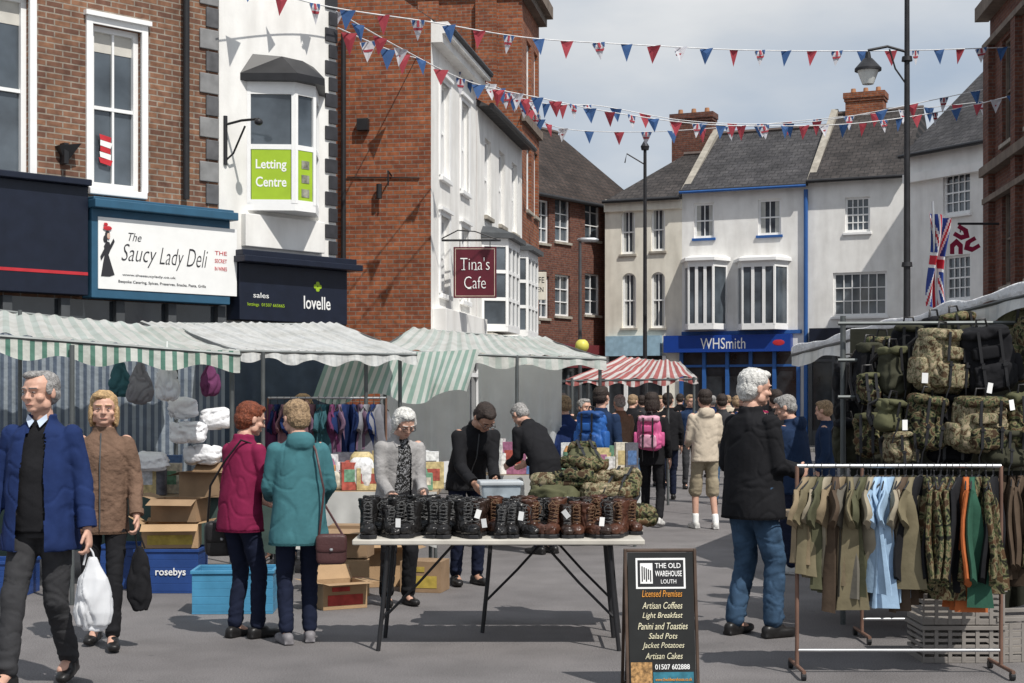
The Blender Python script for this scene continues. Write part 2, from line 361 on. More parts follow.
    def chimney(s,ro,u,y,z0,z1,w,dp,bm,pots=3):
        mb=MB(); mb.box((u-w/2,y-dp/2,z0),(u+w/2,y+dp/2,z1-.3),0); mb.box((u-w/2-.04,y-dp/2-.04,z1-.3),(u+w/2+.04,y+dp/2+.04,z1-.2),0); mb.box((u-w/2-.07,y-dp/2-.07,z1-.2),(u+w/2+.07,y+dp/2+.07,z1),0)
        for i in range(pots):
            x=u+(i-(pots-1)/2)*w/pots; mb.cyl((x,y,z1),(x,y,z1+.2),.10,.08,10,1)
        mb.obj('chimney',[bm,mat('terracotta_pot',(.38,.19,.1),.8)],ro)
    def shopfront(s,u0,u1,z1,fm,n=4,gm=None):
        gl=MB(); gl.add([(u0,-.03,.0),(u1,-.03,0),(u1,-.03,z1),(u0,-.03,z1)],[(0,1,2,3)]); w=gl.obj('shop_window',gm or M_glassd,s.root)
        f=MB(); f.box((u0,-.1,.13),(u1,-.035,.6))
        for i in range(n+1):
            u=u0+(u1-u0)*i/n; f.box((u-.06,-.12,.13),(u+.06,-.034,z1-.002))
        f.box((u0,-.09,z1-.5),(u1,-.036,z1-.42)); f.obj('frame',fm,w)
# --- building 1
b1=Bld('brown brick building with sash windows above a deli shopfront',(-60,17.8),(218,20.5))
w1=b1.rc(-38,-10,29,182); w2=b1.rc(92,28,141,190)
b1.wall(10.2,9,[w1,w2],B_brown)
for w in (w1,w2): b1.window(w,2,2,fw=.07,surround=.09,sm=M_frame,blind=.12)
u80=b1.uz(82,300)[0]
z=lambda py,px=150:b1.uz(px,py)[1]
mb=MB(); mb.box((0,-.22,z(300)),(u80-.03,.0,z(196))); mb.box((0,-.32,z(196)),(u80-.03,0,z(190))); b1.part('fascia',mb,M_navy,bevel=.01,label='dark navy shop fascia with a thin red line')
mb=MB(); mb.box((0,-.226,z(281)),(u80-.04,-.22,z(278))); b1.part('fascia_line',mb,M_red)
M_deliblue=mat('petrol_blue_paint',(.03,.10,.17),.5,.1)
mb=MB(); mb.box((u80,-.25,z(302)),(b1.W+.03,0,z(216))); mb.box((u80-.02,-.38,z(216)),(b1.W+.08,0,z(208))); mb.box((u80,-.3,z(208)),(b1.W+.06,0,z(205)))
fa=b1.part('shop_sign',mb,M_deliblue,bevel=.01,label='petrol blue framed deli sign with white panel')
ua=b1.uz(88,250)[0]; ub=b1.uz(226,250)[0]
mb=MB(); mb.box((ua,-.262,z(293)),(ub,-.25,z(224))); mb.obj('sign_panel',M_tin,fa)
uu=lambda px:b1.uz(px,250)[0]
M_txtd=mat('dark_lettering',(.03,.03,.035),.6,.05)
text('The',uu(118),z(245),uu(131),z(237),M_txtd,fa,y=-.264,shear=.35,bold=-.006)
for wd,x0,x1,a0,a1 in (('Saucy',111,146,270,248),('Lady',149,173,271,249),('Deli',176,197,266,248)): text(wd,uu(x0),z(a0),uu(x1),z(a1),M_txtd,fa,y=-.264,shear=.35,bold=-.012)
text('www.thesaucylady.co.uk',uu(112),z(280),uu(165),z(277),M_txtd,fa,y=-.264)
text('Bespoke Catering, Spices, Preserves, Snacks, Pasta, Grills',uu(108),z(287),uu(195),z(283.5),M_txtd,fa,y=-.264)
for i,t in enumerate(('THE','SECRET','IN WINES')): text(t,uu(204),z(252+8*i),uu(216),z(248+8*i),M_red,fa,y=-.264)
cx=uu(97); mb=MB()
def flat(mb,pts,mi,y=-.264):
    mb.loft([[Vector((cx+p[0],y,z(p[1]))) for p in pts],[Vector((cx+p[0],y-.003,z(p[1]))) for p in pts]],mi)
flat(mb,[(-.09,281),(.03,281),(.10,279),(.05,268),(.015,260),(.05,254),(.03,248),(-.01,247),(-.05,252),(-.035,259),(-.06,268)],0)
flat(mb,[(-.05,255),(-.03,259),(-.09,266),(-.10,262)],0,-.267); flat(mb,[(.04,250),(.05,254),(.10,247),(.085,244)],0,-.267)
mb.sup((cx+.0,-.268,z(241)),(.036,.004,.058),1,14,0); mb.sup((cx-.03,-.269,z(245)),(.03,.004,.05),1,12,0); mb.sup((cx+.012,-.273,z(242)),(.022,.003,.042),1,12,2)
mb.sup((cx-.005,-.278,z(234.5)),(.062,.004,.030),1,14,1); mb.sup((cx-.03,-.279,z(231)),(.03,.003,.025),1,10,1); mb.sup((cx+.015,-.279,z(244.5)),(.009,.002,.006),1,8,1)
mb.obj('sign_figure',[M_txtd,M_red,mat('figure_face',(.6,.42,.33),.6)],fa)
b1.shopfront(0.02,b1.W-.02,z(303),M_dgrey,5)
mb=MB()
for i in range(20):
    z0=z(200)+.03+i*.3; k=.3 if i%2 else .2
    if z0<10: mb.box((b1.W-k,-.03,z0),(b1.W-.004,.0,z0+.27),i%2)
b1.part('quoins',mb,[mat('grey_quoin',(.10,.10,.105),.7,.3),mat('light_quoin',(.22,.22,.22),.7,.2)],bevel=.01)
mb=MB(); uz_=b1.uz(62,155); mb.box((uz_[0]-.03,-.12,uz_[1]-.12),(uz_[0]+.03,0,uz_[1]+.14)); mb.add([(uz_[0]-.1,-.12,uz_[1]+.1),(uz_[0]+.16,-.2,uz_[1]+.14),(uz_[0]+.02,-.05,uz_[1]-.12),(uz_[0]-.1,0,uz_[1]+.1),(uz_[0]+.16,0,uz_[1]+.14)],[(0,1,2),(0,3,4,1),(0,2,3),(1,4,2)]); b1.part('alarm_box',mb,M_black)
mb=MB(); mb.tube([(b1.W-.55,-.08,z(200)+.05),(b1.W-.55,-.08,10)],.045,8); b1.part('downpipe',mb,M_black,smooth=True)
p=b1.uz(109,147); mb=MB()
for k in range(5): mb.add([(p[0]-.09+.015*math.sin(k),.082,p[1]+.17-.075*k),(p[0]+.08+.02*math.sin(k*2),.08,p[1]+.14-.075*k),(p[0]+.07,.082,p[1]+.07-.075*k),(p[0]-.08,.08,p[1]+.10-.075*k)],[(0,1,2,3)],k%2 if k!=4 else 0)
b1.part('window_bunting',mb,[M_red,M_tin],label='small red and white cloth hanging in the window')
# --- building 2
b2=Bld('white painted building with first floor bay window and lettings office',(219,20.5),(336,22.1))
b2.wall(10.2,4.5,[],M_wrend)
z=lambda py,px=280:b2.uz(px,py)[1]; uu=lambda px:b2.uz(px,250)[0]
def bay(b,u0,u1,z0,z1,proj,splay,fm,base=.1,head=.12,bars=(1,2,1),nz=2,hood=None,gm=None,hoodh=.25):
    pl=[(u0,0),(u0+splay,-proj),(u1-splay,-proj),(u1,0)]
    f=MB(); f.prism(pl,z0,z0+base,0); f.prism(pl,z1-head,z1,0)
    gl=MB(); Ts=[]
    for k in range(3):
        p,q=Vector(pl[k]).to_3d(),Vector(pl[k+1]).to_3d(); d=(q-p); L=d.length
        d.normalize(); nrm=Vector((d.y,-d.x,0)); ins=-nrm*.03
        gl.add([p+ins+Vector((0,0,z0+base)),q+ins+Vector((0,0,z0+base)),q+ins+Vector((0,0,z1-head)),p+ins+Vector((0,0,z1-head))],[(0,1,2,3)])
        T=Matrix(((d.x,-nrm.x,0,p.x),(d.y,-nrm.y,0,p.y),(0,0,1,0),(0,0,0,1))); Ts.append((T,L))
        n=bars[k]
        for i in range(n+1):
            x=L*i/n; w=.05; a=max(0,x-w); c=min(L,x+w)
            f.box((a,-.005,z0+base),(c,.06,z1-head),0,T)
        for i in range(n):
            for j in range(0,nz+1):
                zz=z0+base+(z1-head-z0-base)*j/nz; w=.035 if 0<j<nz else .05
                f.box((L*i/n+.05,.0,max(z0+base,zz-w)),(L*(i+1)/n-.05,.055,min(z1-head,zz+w)),0,T)
    w=gl.obj('bay_window',gm or M_glass,b.root); f.obj('frame',fm,w)
    if hood:
        h=MB(); e=.12; hp=[(u0-e,0),(u0+splay-e*.5,-proj-e),(u1-splay+e*.5,-proj-e),(u1+e,0)]; h.prism(hp,z1,z1+.1); 
        h.loft([[Vector((x,y,z1+.1)) for x,y in hp],[Vector((u0+.1,0,z1+hoodh)),Vector((u0+splay,-proj*.4,z1+hoodh)),Vector((u1-splay,-proj*.4,z1+hoodh)),Vector((u1-.1,0,z1+hoodh))]])
        h.obj('hood',hood,w)
    return w,Ts
ba=uu(247)
w,Ts=bay(b2,ba,ba+1.32,z(214),z(88),.47,.47,M_frame,bars=(1,1,1),nz=2,hood=M_black,hoodh=.40)
for k,(T,L) in enumerate(Ts[:2]):
    mb=MB(); mb.box((.06,.006,z(207)),(L-.06,.02,z(152)),0,T); mb.obj('poster',M_lime,w)
    if k==0:
        text('Letting',.12,z(176),L-.12,z(164),M_tin,w,y=.004,bold=.015,M=T); text('Centre',.12,z(191),L-.12,z(181),M_tin,w,y=.004,bold=.015,M=T)
    else:
        mb=MB()
        for r_ in range(3): mb.box((.12,.0,z(200-14*r_)),(L-.12,.005,z(192-14*r_)),0,T)
        mb.obj('poster_pictures',mat('house_photos',(.25,.25,.2),.5,.6,scale=12),w)
mb=MB(); mb.box((ba-.1,-.1,z(250)),(b2.W-.3,0,z(218))); b2.part('panel',mb,M_wrend,bevel=.01)
mb=MB(); mb.box((.12,-.3,z(323)),(b2.W-.05,-.0,z(268))); mb.box((.05,-.5,z(268)),(b2.W+.08,0,z(262))); mb.box((.08,-.42,z(262)),(b2.W+.03,0,z(256)))
fa=b2.part('shop_sign',mb,M_navy,bevel=.01,label='dark navy estate agent fascia with white lettering')
text('lovelle',b2.W-.88,z(309),b2.W-.38,z(296),M_tin,fa,y=-.304,bold=.008)
mb=MB(); 
for a in range(4):
    an=math.pi/2*a; c=Vector((b2.W-.62,-.304,z(286))); mb.sup(c+Vector((math.cos(an)*.04,0,math.sin(an)*.04)),(.036,.004,.036),1,10)
mb.obj('sign_emblem',M_lime,fa)
text('sales',.35,z(301),.62,z(296),M_tin,fa,y=-.304); text('lettings  01507 665665',.25,z(310),.9,z(306),M_lime,fa,y=-.304)
b2.shopfront(.15,b2.W-.02,z(325),M_navy,3)
mb=MB()
for i in range(26):
    z0=z(252)+.03+i*.24; k=.22 if i%2 else .15
    if z0<10: mb.box((b2.W-k,-.03,z0),(b2.W+.01,.0,z0+.2),0)
b2.part('quoins',mb,[mat('black_quoin',(.035,.035,.04),.6,.3)],bevel=.008)
mb=MB(); zz=b2.uz(226,125)[1]; u=.1
mb.tube([(u,0,zz+.0),(u+.05,-.3,zz+.03),(u+.1,-.6,zz+.02)],.018,8); mb.tube([(u,0,zz-.5),(u+.05,-.12,zz-.4),(u+.07,-.35,zz-.05)],.014,8); mb.sup((u+.1,-.6,zz-.02),(.06,.06,.05),1,12); mb.cyl((u,-.01,zz-.55),(u,-.01,zz+.12),.03); b2.part('sign_bracket',mb,M_iron,smooth=True)
# --- building 3a
b3=Bld('white fronted building with tall red brick side wall',(431,26),(476,29.95))
zz=8.2
r=lambda u0,z0,u1,z1:(u0,z0,u1,z1)
ops=[r(.7,5.6,1.45,7.3),r(2.5,5.6,3.25,7.3),r(.7,3.5,1.45,4.9),r(2.5,3.5,3.25,4.9)]
b3.wall(zz,7,ops,M_wrend,side=B_red)
for q in ops: b3.window(q,2,2,surround=.08,sm=M_frame)
mb=MB(); mb.add([(0,0,zz),(0,7,zz),(0,3.5,zz+2.6),(.3,0,zz),(.3,7,zz),(.3,3.5,zz+2.6)],[(0,1,2),(3,5,4),(0,2,5,3),(1,4,5,2)]); b3.part('gable',mb,B_red)
b3.roof(zz,zz+2.5,7,R_slate,u0=.32)
mb=MB(); mb.box((-.0,-.3,zz-.25),(b3.W,0,zz-.05)); mb.box((0,-.2,zz-.4),(b3.W,0,zz-.25)); b3.part('cornice',mb,M_wrend)
mb=MB(); mb.box((.1,-.25,2.55),(b3.W-.1,0,3.2)); b3.part('fascia',mb,M_wrend,bevel=.01); b3.shopfront(.15,b3.W-.1,2.55,M_frame,3)
mb=MB()
mb.tube([(-.07,1.55,.1),(-.07,1.55,8)],.045,8); mb.cyl((-.1,.9,5.1),(-.1,.9,5.35),.05); mb.tube([(-.02,.7,5.5),(-.25,.7,5.55),(-.25,.7,5.3)],.015,6); mb.box((-.12,1.1,6.3),(0,1.3,6.5)); mb.tube([(-.02,.2,5.45),(-.02,1.5,5.5)],.012,5)
b3.part('wall_fittings',mb,M_black)
s=root('hanging_sign','maroon cafe sign hanging from a black bracket on the white wall','sign',TR(G(475,27.0)))
def zp(py,d): return CH-(py-HY)/F*d
w=43*27/1500.; za,zb=zp(298,27),zp(247,27)
mb=MB(); mb.box((-w/2,-.02,za),(w/2,.02,zb)); mb.obj('board',M_maroon,s,bevel=.005)
mb=MB(); k=.03
for (a,b_) in (((-w/2+k,-.025,za+k),(-w/2+k+.01,-.019,zb-k)),((w/2-k-.01,-.025,za+k),(w/2-k,-.019,zb-k)),((-w/2+k+.01,-.024,za+k),(w/2-k-.01,-.019,za+k+.01)),((-w/2+k+.01,-.024,zb-k-.01),(w/2-k-.01,-.019,zb-k))): mb.box(a,b_)
mb.obj('border_line',mat('pale_gold_trim',(.6,.5,.4),.5),s)
text("Tina's",-w*.34,za+(zb-za)*.55,w*.34,zb-.19,M_tin,s,y=-.028,shear=0,bold=-.014); text("Cafe",-w*.25,za+.17,w*.25,za+(zb-za)*.42,M_tin,s,y=-.028,shear=0,bold=-.014)
mb=MB(); 
for x0,zz_ in ((-w*.34,za+(zb-za)*.55),(-w*.05,za+(zb-za)*.55),(-w*.2,za+.165)): mb.box((x0+.02,-.031,zz_-.004),(x0+.09,-.028,zz_+.006))
mb.obj('letter_serifs',M_tin,s)
mb=MB(); mb.tube([(-w*.85,.0,zb+.12),(w*.6,0,zb+.12)],.02,8); mb.tube([(-w*.85,0,zb+.12),(-w*.4,0,zb+.3),(0,0,zb+.28),(w*.55,0,zb+.13)],.012,6)
for x in (-w*.35,w*.35): mb.cyl((x,0,zb),(x,0,zb+.12),.008)
mb.obj('bracket',M_iron,s,smooth=True)
# --- 3b
b4=Bld('white painted terrace house with projecting bay windows',(477,30.0),(522,35.3))
ops=[r(.8,5.4,1.5,7.0),r(2.4,5.4,3.1,7.0),r(4.0,5.4,4.7,7.0)]
b4.wall(7.6,7,ops,M_wrend)
for q in ops: b4.window(q,2,2)
b4.roof(7.6,9.6,7,R_slate)
bay(b4,.5,2.4,3.0,4.9,.5,.25,M_frame,bars=(1,3,1),nz=3,hood=M_dgrey); bay(b4,3.0,4.9,3.0,4.9,.5,.25,M_frame,bars=(1,3,1),nz=3,hood=M_dgrey)
mb=MB(); mb.box((.1,-.3,2.4),(b4.W-.1,0,2.95)); b4.part('fascia',mb,M_cream); b4.shopfront(.1,b4.W-.1,2.4,M_dgrey,4)
# --- 3c
b5=Bld('tall red brick building with stone cornice and arched recesses',(522,35.5),(539,38.2))
ops=[r(.7,3.6,1.4,5.2),r(.7,6.2,1.4,7.8),r(.7,8.8,1.4,10.3),r(1.9,3.6,2.5,5.2),r(1.9,6.2,2.5,7.8),r(1.9,8.8,2.5,10.3)]
b5.wall(11.3,9,ops,B_red)
for q in ops: b5.window(q,2,2)
mb=MB(); mb.box((-.15,-.35,11.3),(b5.W+.1,9.1,11.6)); mb.box((-.08,-.2,11.1),(b5.W+.05,0,11.3)); mb.box((-.05,-.1,8.2),(b5.W+.03,0,8.4)); b5.part('cornice',mb,M_dstone)
mb=MB()
for yy in (.6,2.0,3.4): mb.box((-.12,yy,0),(0,yy+.5,11.1)); 
b5.part('pilasters',mb,B_red)
mb=MB(); mb.box((1.0,1.0,11.6),(2.0,3.4,13.4)); b5.part('chimney',mb,B_red)
s=root('hanging_sign','small cream projecting shop sign on the brick building','sign',TR(G(537,35)))
mb=MB(); mb.box((-.22,-.02,zp(300,35)),(.22,.02,zp(272,35))); mb.obj('board',M_cream,s,bevel=.01); text('CAFE',-.17,zp(283,35),.17,zp(277,35),M_txtd,s,y=-.022); text('OPEN',-.15,zp(292,35),.15,zp(287,35),M_txtd,s,y=-.022)
mb=MB(); mb.cyl((-.5,0,zp(271,35)),(.22,0,zp(271,35)),.015); mb.obj('bracket',M_iron,s)
# --- 4
b6=Bld('dark red brick town house with brown tiled roof',(520,49),(650,55.6))
ops=[b6.rc(*q) for q in ((538,200,549,243),(555,199,570,242),(585,198,600,240),(538,276,549,318),(555,275,570,316),(585,274,600,315))]
b6.wall(8.5,7,ops,B_dark)
for q in ops: b6.window(q,2,3,fw=.05)
ro=b6.roof(8.5,11.7,7,R_brown,hipR=1.0); b6.chimney(ro,1.2,3.4,10,12.6,.9,.6,B_dark,2)
uf=b6.uz(606,300)[0]
mb=MB(); mb.box((.1,-.3,2.7),(uf,0,3.5)); b6.part('fascia',mb,mat('dull_maroon',(.14,.03,.035),.5)); b6.shopfront(.1,uf,2.7,M_dgrey,4)
# --- 5 row
def sub(px): 
    A=G(605,52); B=G(905,48); r_=(px-512)/F; x=(B-A).normalized(); u=(r_*A.y-A.x)/(x.x-r_*x.y); return (px,A.y+u*x.y)
b7=Bld('cream rendered corner house with arched sash windows',sub(605),sub(682))
ops=[b7.rc(*q) for q in ((621,210,635,254),(651,208,665,251),(622,273,636,328),(651,272,665,328))]
b7.wall(8.55,7,ops,M_cream)
for q in ops: b7.window(q,2,2,arch=True,archm=M_cream,surround=0,curt=.15)
ro=b7.roof(8.55,10.5,7,R_slate2,hipL=1.8)
zf=b7.uz(640,336)[1]; zg=b7.uz(640,356)[1]
mb=MB(); mb.box((.1,-.25,zg),(b7.W-.7,0,zf)); b7.part('fascia',mb,mat('pale_blue_fascia',(.3,.45,.55),.5))
b7.shopfront(.1,b7.W-.6,zg,M_frame,3)
mb=MB(); mb.box((0,-.12,8.1),(b7.W,0,8.4)); b7.part('cornice',mb,M_cream)
b8=Bld('white rendered building with blue trim and two bay windows',sub(682),sub(808))
ops=[b8.rc(*q) for q in ((694,203,714,238),(758,199,781,235))]
b8.wall(8.75,8,ops,M_wrend)
for q in ops: b8.window(q,2,2,sm=M_blue,surround=0,curt=.2)
ro=b8.roof(8.75,11.25,8,R_slate)
mb=MB(); mb.add([(-.02,-.25,8.6),(-.02,8.2,8.6),(-.02,4,11.45),(.22,-.25,8.6),(.22,8.2,8.6),(.22,4,11.45)],[(0,1,2),(3,5,4),(0,2,5,3),(1,4,5,2),(0,3,4,1)]); b8.part('party_wall',mb,M_stone)
b8.chimney(ro,-.75,4.0,9.6,12.05,1.5,.6,B_dark,3)
for q in ((683,262,727,330),(736,262,788,330)):
    a=b8.rc(*q); bay(b8,a[0]+.05,a[2],a[1],a[3],.6,.3,M_frame,base=.15,head=.15,bars=(1,3,1),nz=1,hood=M_frame,hoodh=.2)
zf=b8.uz(740,335)[1]; zg=b8.uz(740,352)[1]
mb=MB(); mb.box((-.55,-.35,zg),(b8.W-.5,0,zf)); fa=b8.part('shop_sign',mb,M_whs,label='blue newsagent fascia with white lettering')
ux=lambda px:b8.uz(px,340)[0]
text('WHSmith',ux(702)+.05,zg+.1,ux(748),zf-.1,M_tin,fa,y=-.356,bold=.0)
mb=MB(); mb.sup((ux(781),-.352,(zf+zg)/2),(.2,.012,.1),1,16); mb.obj('sign_emblem',M_red,fa)
b8.shopfront(0,b8.W-.3,zg,M_blue,5)
mb=MB(); mb.tube([(b8.W-.05,-.1,0.1),(b8.W-.05,-.1,8.5)],.07,8); mb.box((0,-.06,zf+.02),(b8.W-.2,-.0,zf+.14)); mb.tube([(0,-.33,8.6),(b8.W,-.33,8.6)],.05,8); b8.part('blue_trim',mb,M_blue)
b9=Bld('white rendered house with multi pane sash windows',sub(808),sub(906))
ops=[b9.rc(*q) for q in ((845,197,870,232),(833,272,887,316))]
b9.wall(8.85,8,ops,M_wrend)
b9.window(ops[0],4,4,sm=M_frame); b9.window(ops[1],6,3,sm=M_frame)
ro=b9.roof(8.85,11.65,8,R_slate2); b9.chimney(ro,b9.W-2.0,4.2,10.5,12.35,1.3,.7,B_red,3)
mb=MB(); mb.add([(-.02,-.25,8.7),(-.02,8.2,8.7),(-.02,4,11.85),(.22,-.25,8.7),(.22,8.2,8.7),(.22,4,11.85)],[(0,1,2),(3,5,4),(0,2,5,3),(1,4,5,2),(0,3,4,1)]); b9.part('party_wall',mb,M_stone)
zf=b9.uz(850,328)[1]; zg=b9.uz(850,346)[1]
mb=MB(); mb.box((.1,-.3,zg),(b9.W,0,zf)); b9.part('fascia',mb,M_navy); b9.shopfront(.1,b9.W,zg,M_dgrey,4)
# --- 6
b10=Bld('tall white rendered house with steep slate roof',(906,44.5),(1000,41.5))
ops=[b10.rc(*q) for q in ((943,170,970,214),(945,255,970,300))]
b10.wall(8.9,8,ops,M_wrend)
for q in ops: b10.window(q,4,4,sm=M_frame)
b10.roof(8.9,12.3,8,R_slate); mb=MB(); mb.box((.05,-.2,8.0),(b10.W,0,8.25)); b10.part('band',mb,M_wrend)
b10.shopfront(.1,b10.W,2.8,M_dgrey,4)
d=31.; s=root('bank_sign','projecting bank sign with three dark red interlocking arrows','sign',TR(G(963,d)))
zc=zp(242,d); mb=MB()
for k in range(3):
    an=rad(90+120*k); rot=an-math.pi/2-rad(30); cx_,cz_=math.cos(an)*.165,math.sin(an)*.165
    pl=[(-.17,.13),(.03,.13),(.15,.0),(.03,-.13),(-.17,-.13),(-.17,-.045),(-.03,-.045),(.02,0),(-.03,.045),(-.17,.045)]
    pp=[(cx_+x*math.cos(rot)-y*math.sin(rot),cz_+x*math.sin(rot)+y*math.cos(rot)) for x,y in pl]
    yy=-.004*k; mb.loft([[Vector((x,yy-.03,zc+z_)) for x,z_ in pp],[Vector((x,yy+.0,zc+z_)) for x,z_ in pp]])
mb.obj('emblem',mat('dark_red_sign',(.28,.01,.05),.4),s)
mb=MB(); mb.cyl((-.1,0.02,zc+.38),(.75,0.02,zc+.38),.025); mb.cyl((-.05,0.02,zc+.38),(-.05,.02,zc+.2),.012); mb.obj('bracket',M_iron,s)
# --- 7
b11=Bld('tall dark brick building with stone bands and cornices',(990,33),(1085,25.5))
ops=[r(1.2,7.0,2.2,9.2),r(3.4,7.0,4.4,9.2),r(1.2,4.0,2.2,6.0),r(3.4,4.0,4.4,6.0)]
b11.wall(10.3,9,ops,B_dark)
for q in ops: b11.window(q,2,2,fm=M_dstone)
mb=MB(); mb.box((-.15,-.3,9.95),(b11.W,0,10.25)); mb.box((-.12,-.22,6.5),(b11.W,0,6.7)); mb.box((-.1,-.16,5.9),(b11.W,0,6.02)); mb.box((-.1,-.16,9.3),(b11.W,0,9.42)); b11.part('cornice',mb,M_dstone)
mb=MB(); mb.box((-.05,-.14,0),(.5,0,9.3)); mb.box((2.6,-.14,0),(3.0,0,9.3)); b11.part('pilaster',mb,B_dark)
mb=MB(); mb.box((.2,.5,10.3),(1.4,2.5,11.2)); b11.part('chimney',mb,B_dark)
def pave(b,w,u0=-.2,u1=None):
    u1=b.W+.2 if u1 is None else u1
    mb=MB(); mb.box((u0,-w,0.0),(u1,-.0,.12)); o=mb.obj('pavement',M_pave,bevel=.01); o.matrix_world=b.M; o['kind']='structure'
pave(b1,1.6); pave(b3,1.6,u0=-.4,u1=b3.W-.05); pave(b8,3,u0=-6,u1=b8.W+6); pave(b11,1.5)
# ------------------------------------------------------------ lamps
d=27.; s=root('street_lamp','tall black lamp column with hanging lantern on a bracket','street lamp',TR(G(907,d)))
mb=MB(); mb.cyl((0,0,0),(0,0,1.2),.12,.1,14); mb.cyl((0,0,1.2),(0,0,9.0),.07,.045,12); 
for z_ in (1.2,4,7.7): mb.cyl((0,0,z_),(0,0,z_+.08),.10,.09,12)
mb.obj('column',M_iron,s,smooth=True)
zt=zp(52,d); x=(868-907)/F*d
mb=MB(); mb.tube([(0,0,zt),(x*.5,0,zt+.1),(x,0,zt+.03)],.025,8); mb.tube([(0,0,zt-.6),(x*.3,0,zt-.3),(x*.45,0,zt+.05)],.016,6); mb.obj('bracket',M_iron,s,smooth=True)
mb=MB(); mb.cyl((x,0,zt),(x,0,zt-.12),.04,.06); mb.cyl((x,0,zt-.12),(x,0,zt-.3),.08,.24,16); mb.cyl((x,0,zt-.3),(x,0,zt-.34),.24,.24,16); mb.obj('lamp_shade',M_iron,s,smooth=True)
mb=MB(); mb.cyl((x,0,zt-.34),(x,0,zt-.58),.19,.1,14); mb.obj('lamp_glass',mat('lamp_glass',(.6,.62,.6),.15,.05),s,smooth=True)
s=root('street_lamp','slim grey lamp post with short horizontal lamp head','street lamp',TR(G(580,38)))
mb=MB(); mb.cyl((0,0,0),(0,0,1.1),.09,.08); mb.cyl((0,0,1.1),(0,0,zp(240,38)),.055,.04,10); mb.obj('post',M_dgrey,s,smooth=True)
mb=MB(); mb.sup((.2,0,zp(241,38)+.03),(.28,.09,.06),.7,12); mb.obj('lamp_head',M_steel,s,smooth=True)
s=root('street_lamp','tall thin black pole in front of the cream house','street lamp',TR(G(645,41)))
mb=MB(); mb.cyl((0,0,0),(0,0,1.1),.11,.09); mb.cyl((0,0,1.1),(0,0,zp(150,41)),.065,.045,10); mb.obj('post',M_iron,s,smooth=True)
zt=zp(150,41); mb=MB(); mb.cyl((0,0,zt),(0,0,zt+.1),.1,.12); mb.cyl((0,0,zt+.1),(0,0,zt+.25),.12,.03); mb.tube([(0,0,zt-.4),(-.5,0,zt-.1),(-.55,0,zt-.35)],.02,6); mb.obj('lamp_head',M_iron,s)
# ------------------------------------------------------------ union flag
UJ=[mat('flag_blue',(.02,.05,.25),.7,.1,trans=.25),mat('flag_white',(.75,.75,.75),.7,.05,trans=.25),mat('flag_red',(.5,.02,.04),.7,.1,trans=.25)]
def uj(u,v):
    x=(u-.5)*2; y=(v-.5)
    if abs(x)<.1 or abs(y)<.1: return 2
    if abs(x)<.17 or abs(y)<.17: return 1
    dd=min(abs(y-x*.5),abs(y+x*.5))
    return 2 if dd<.035 else (1 if dd<.1 else 0)
s=root('union_flag','union flag hanging from a slanted pole on the stall','flag',TR(G(938,17)))
z1,z0=zp(212,17),zp(306,17)
o=cloth('flag_cloth',lambda u,v:(-.10+.2*v+.035*math.sin(u*5+v*2),.07*math.sin(v*11+u*3),z1-(z1-z0)*u-.08*v),60,30,UJ[0],s); o.data.materials.append(UJ[1]); o.data.materials.append(UJ[2])
for k,p in enumerate(o.data.polygons): p.material_index=uj((k%60+.5)/60,(k//60+.5)/30)
mb=MB(); mb.cyl((.12,.1,0.0),(-.06,0.0,z1+.12),.015); mb.obj('flag_pole',M_steel,s)
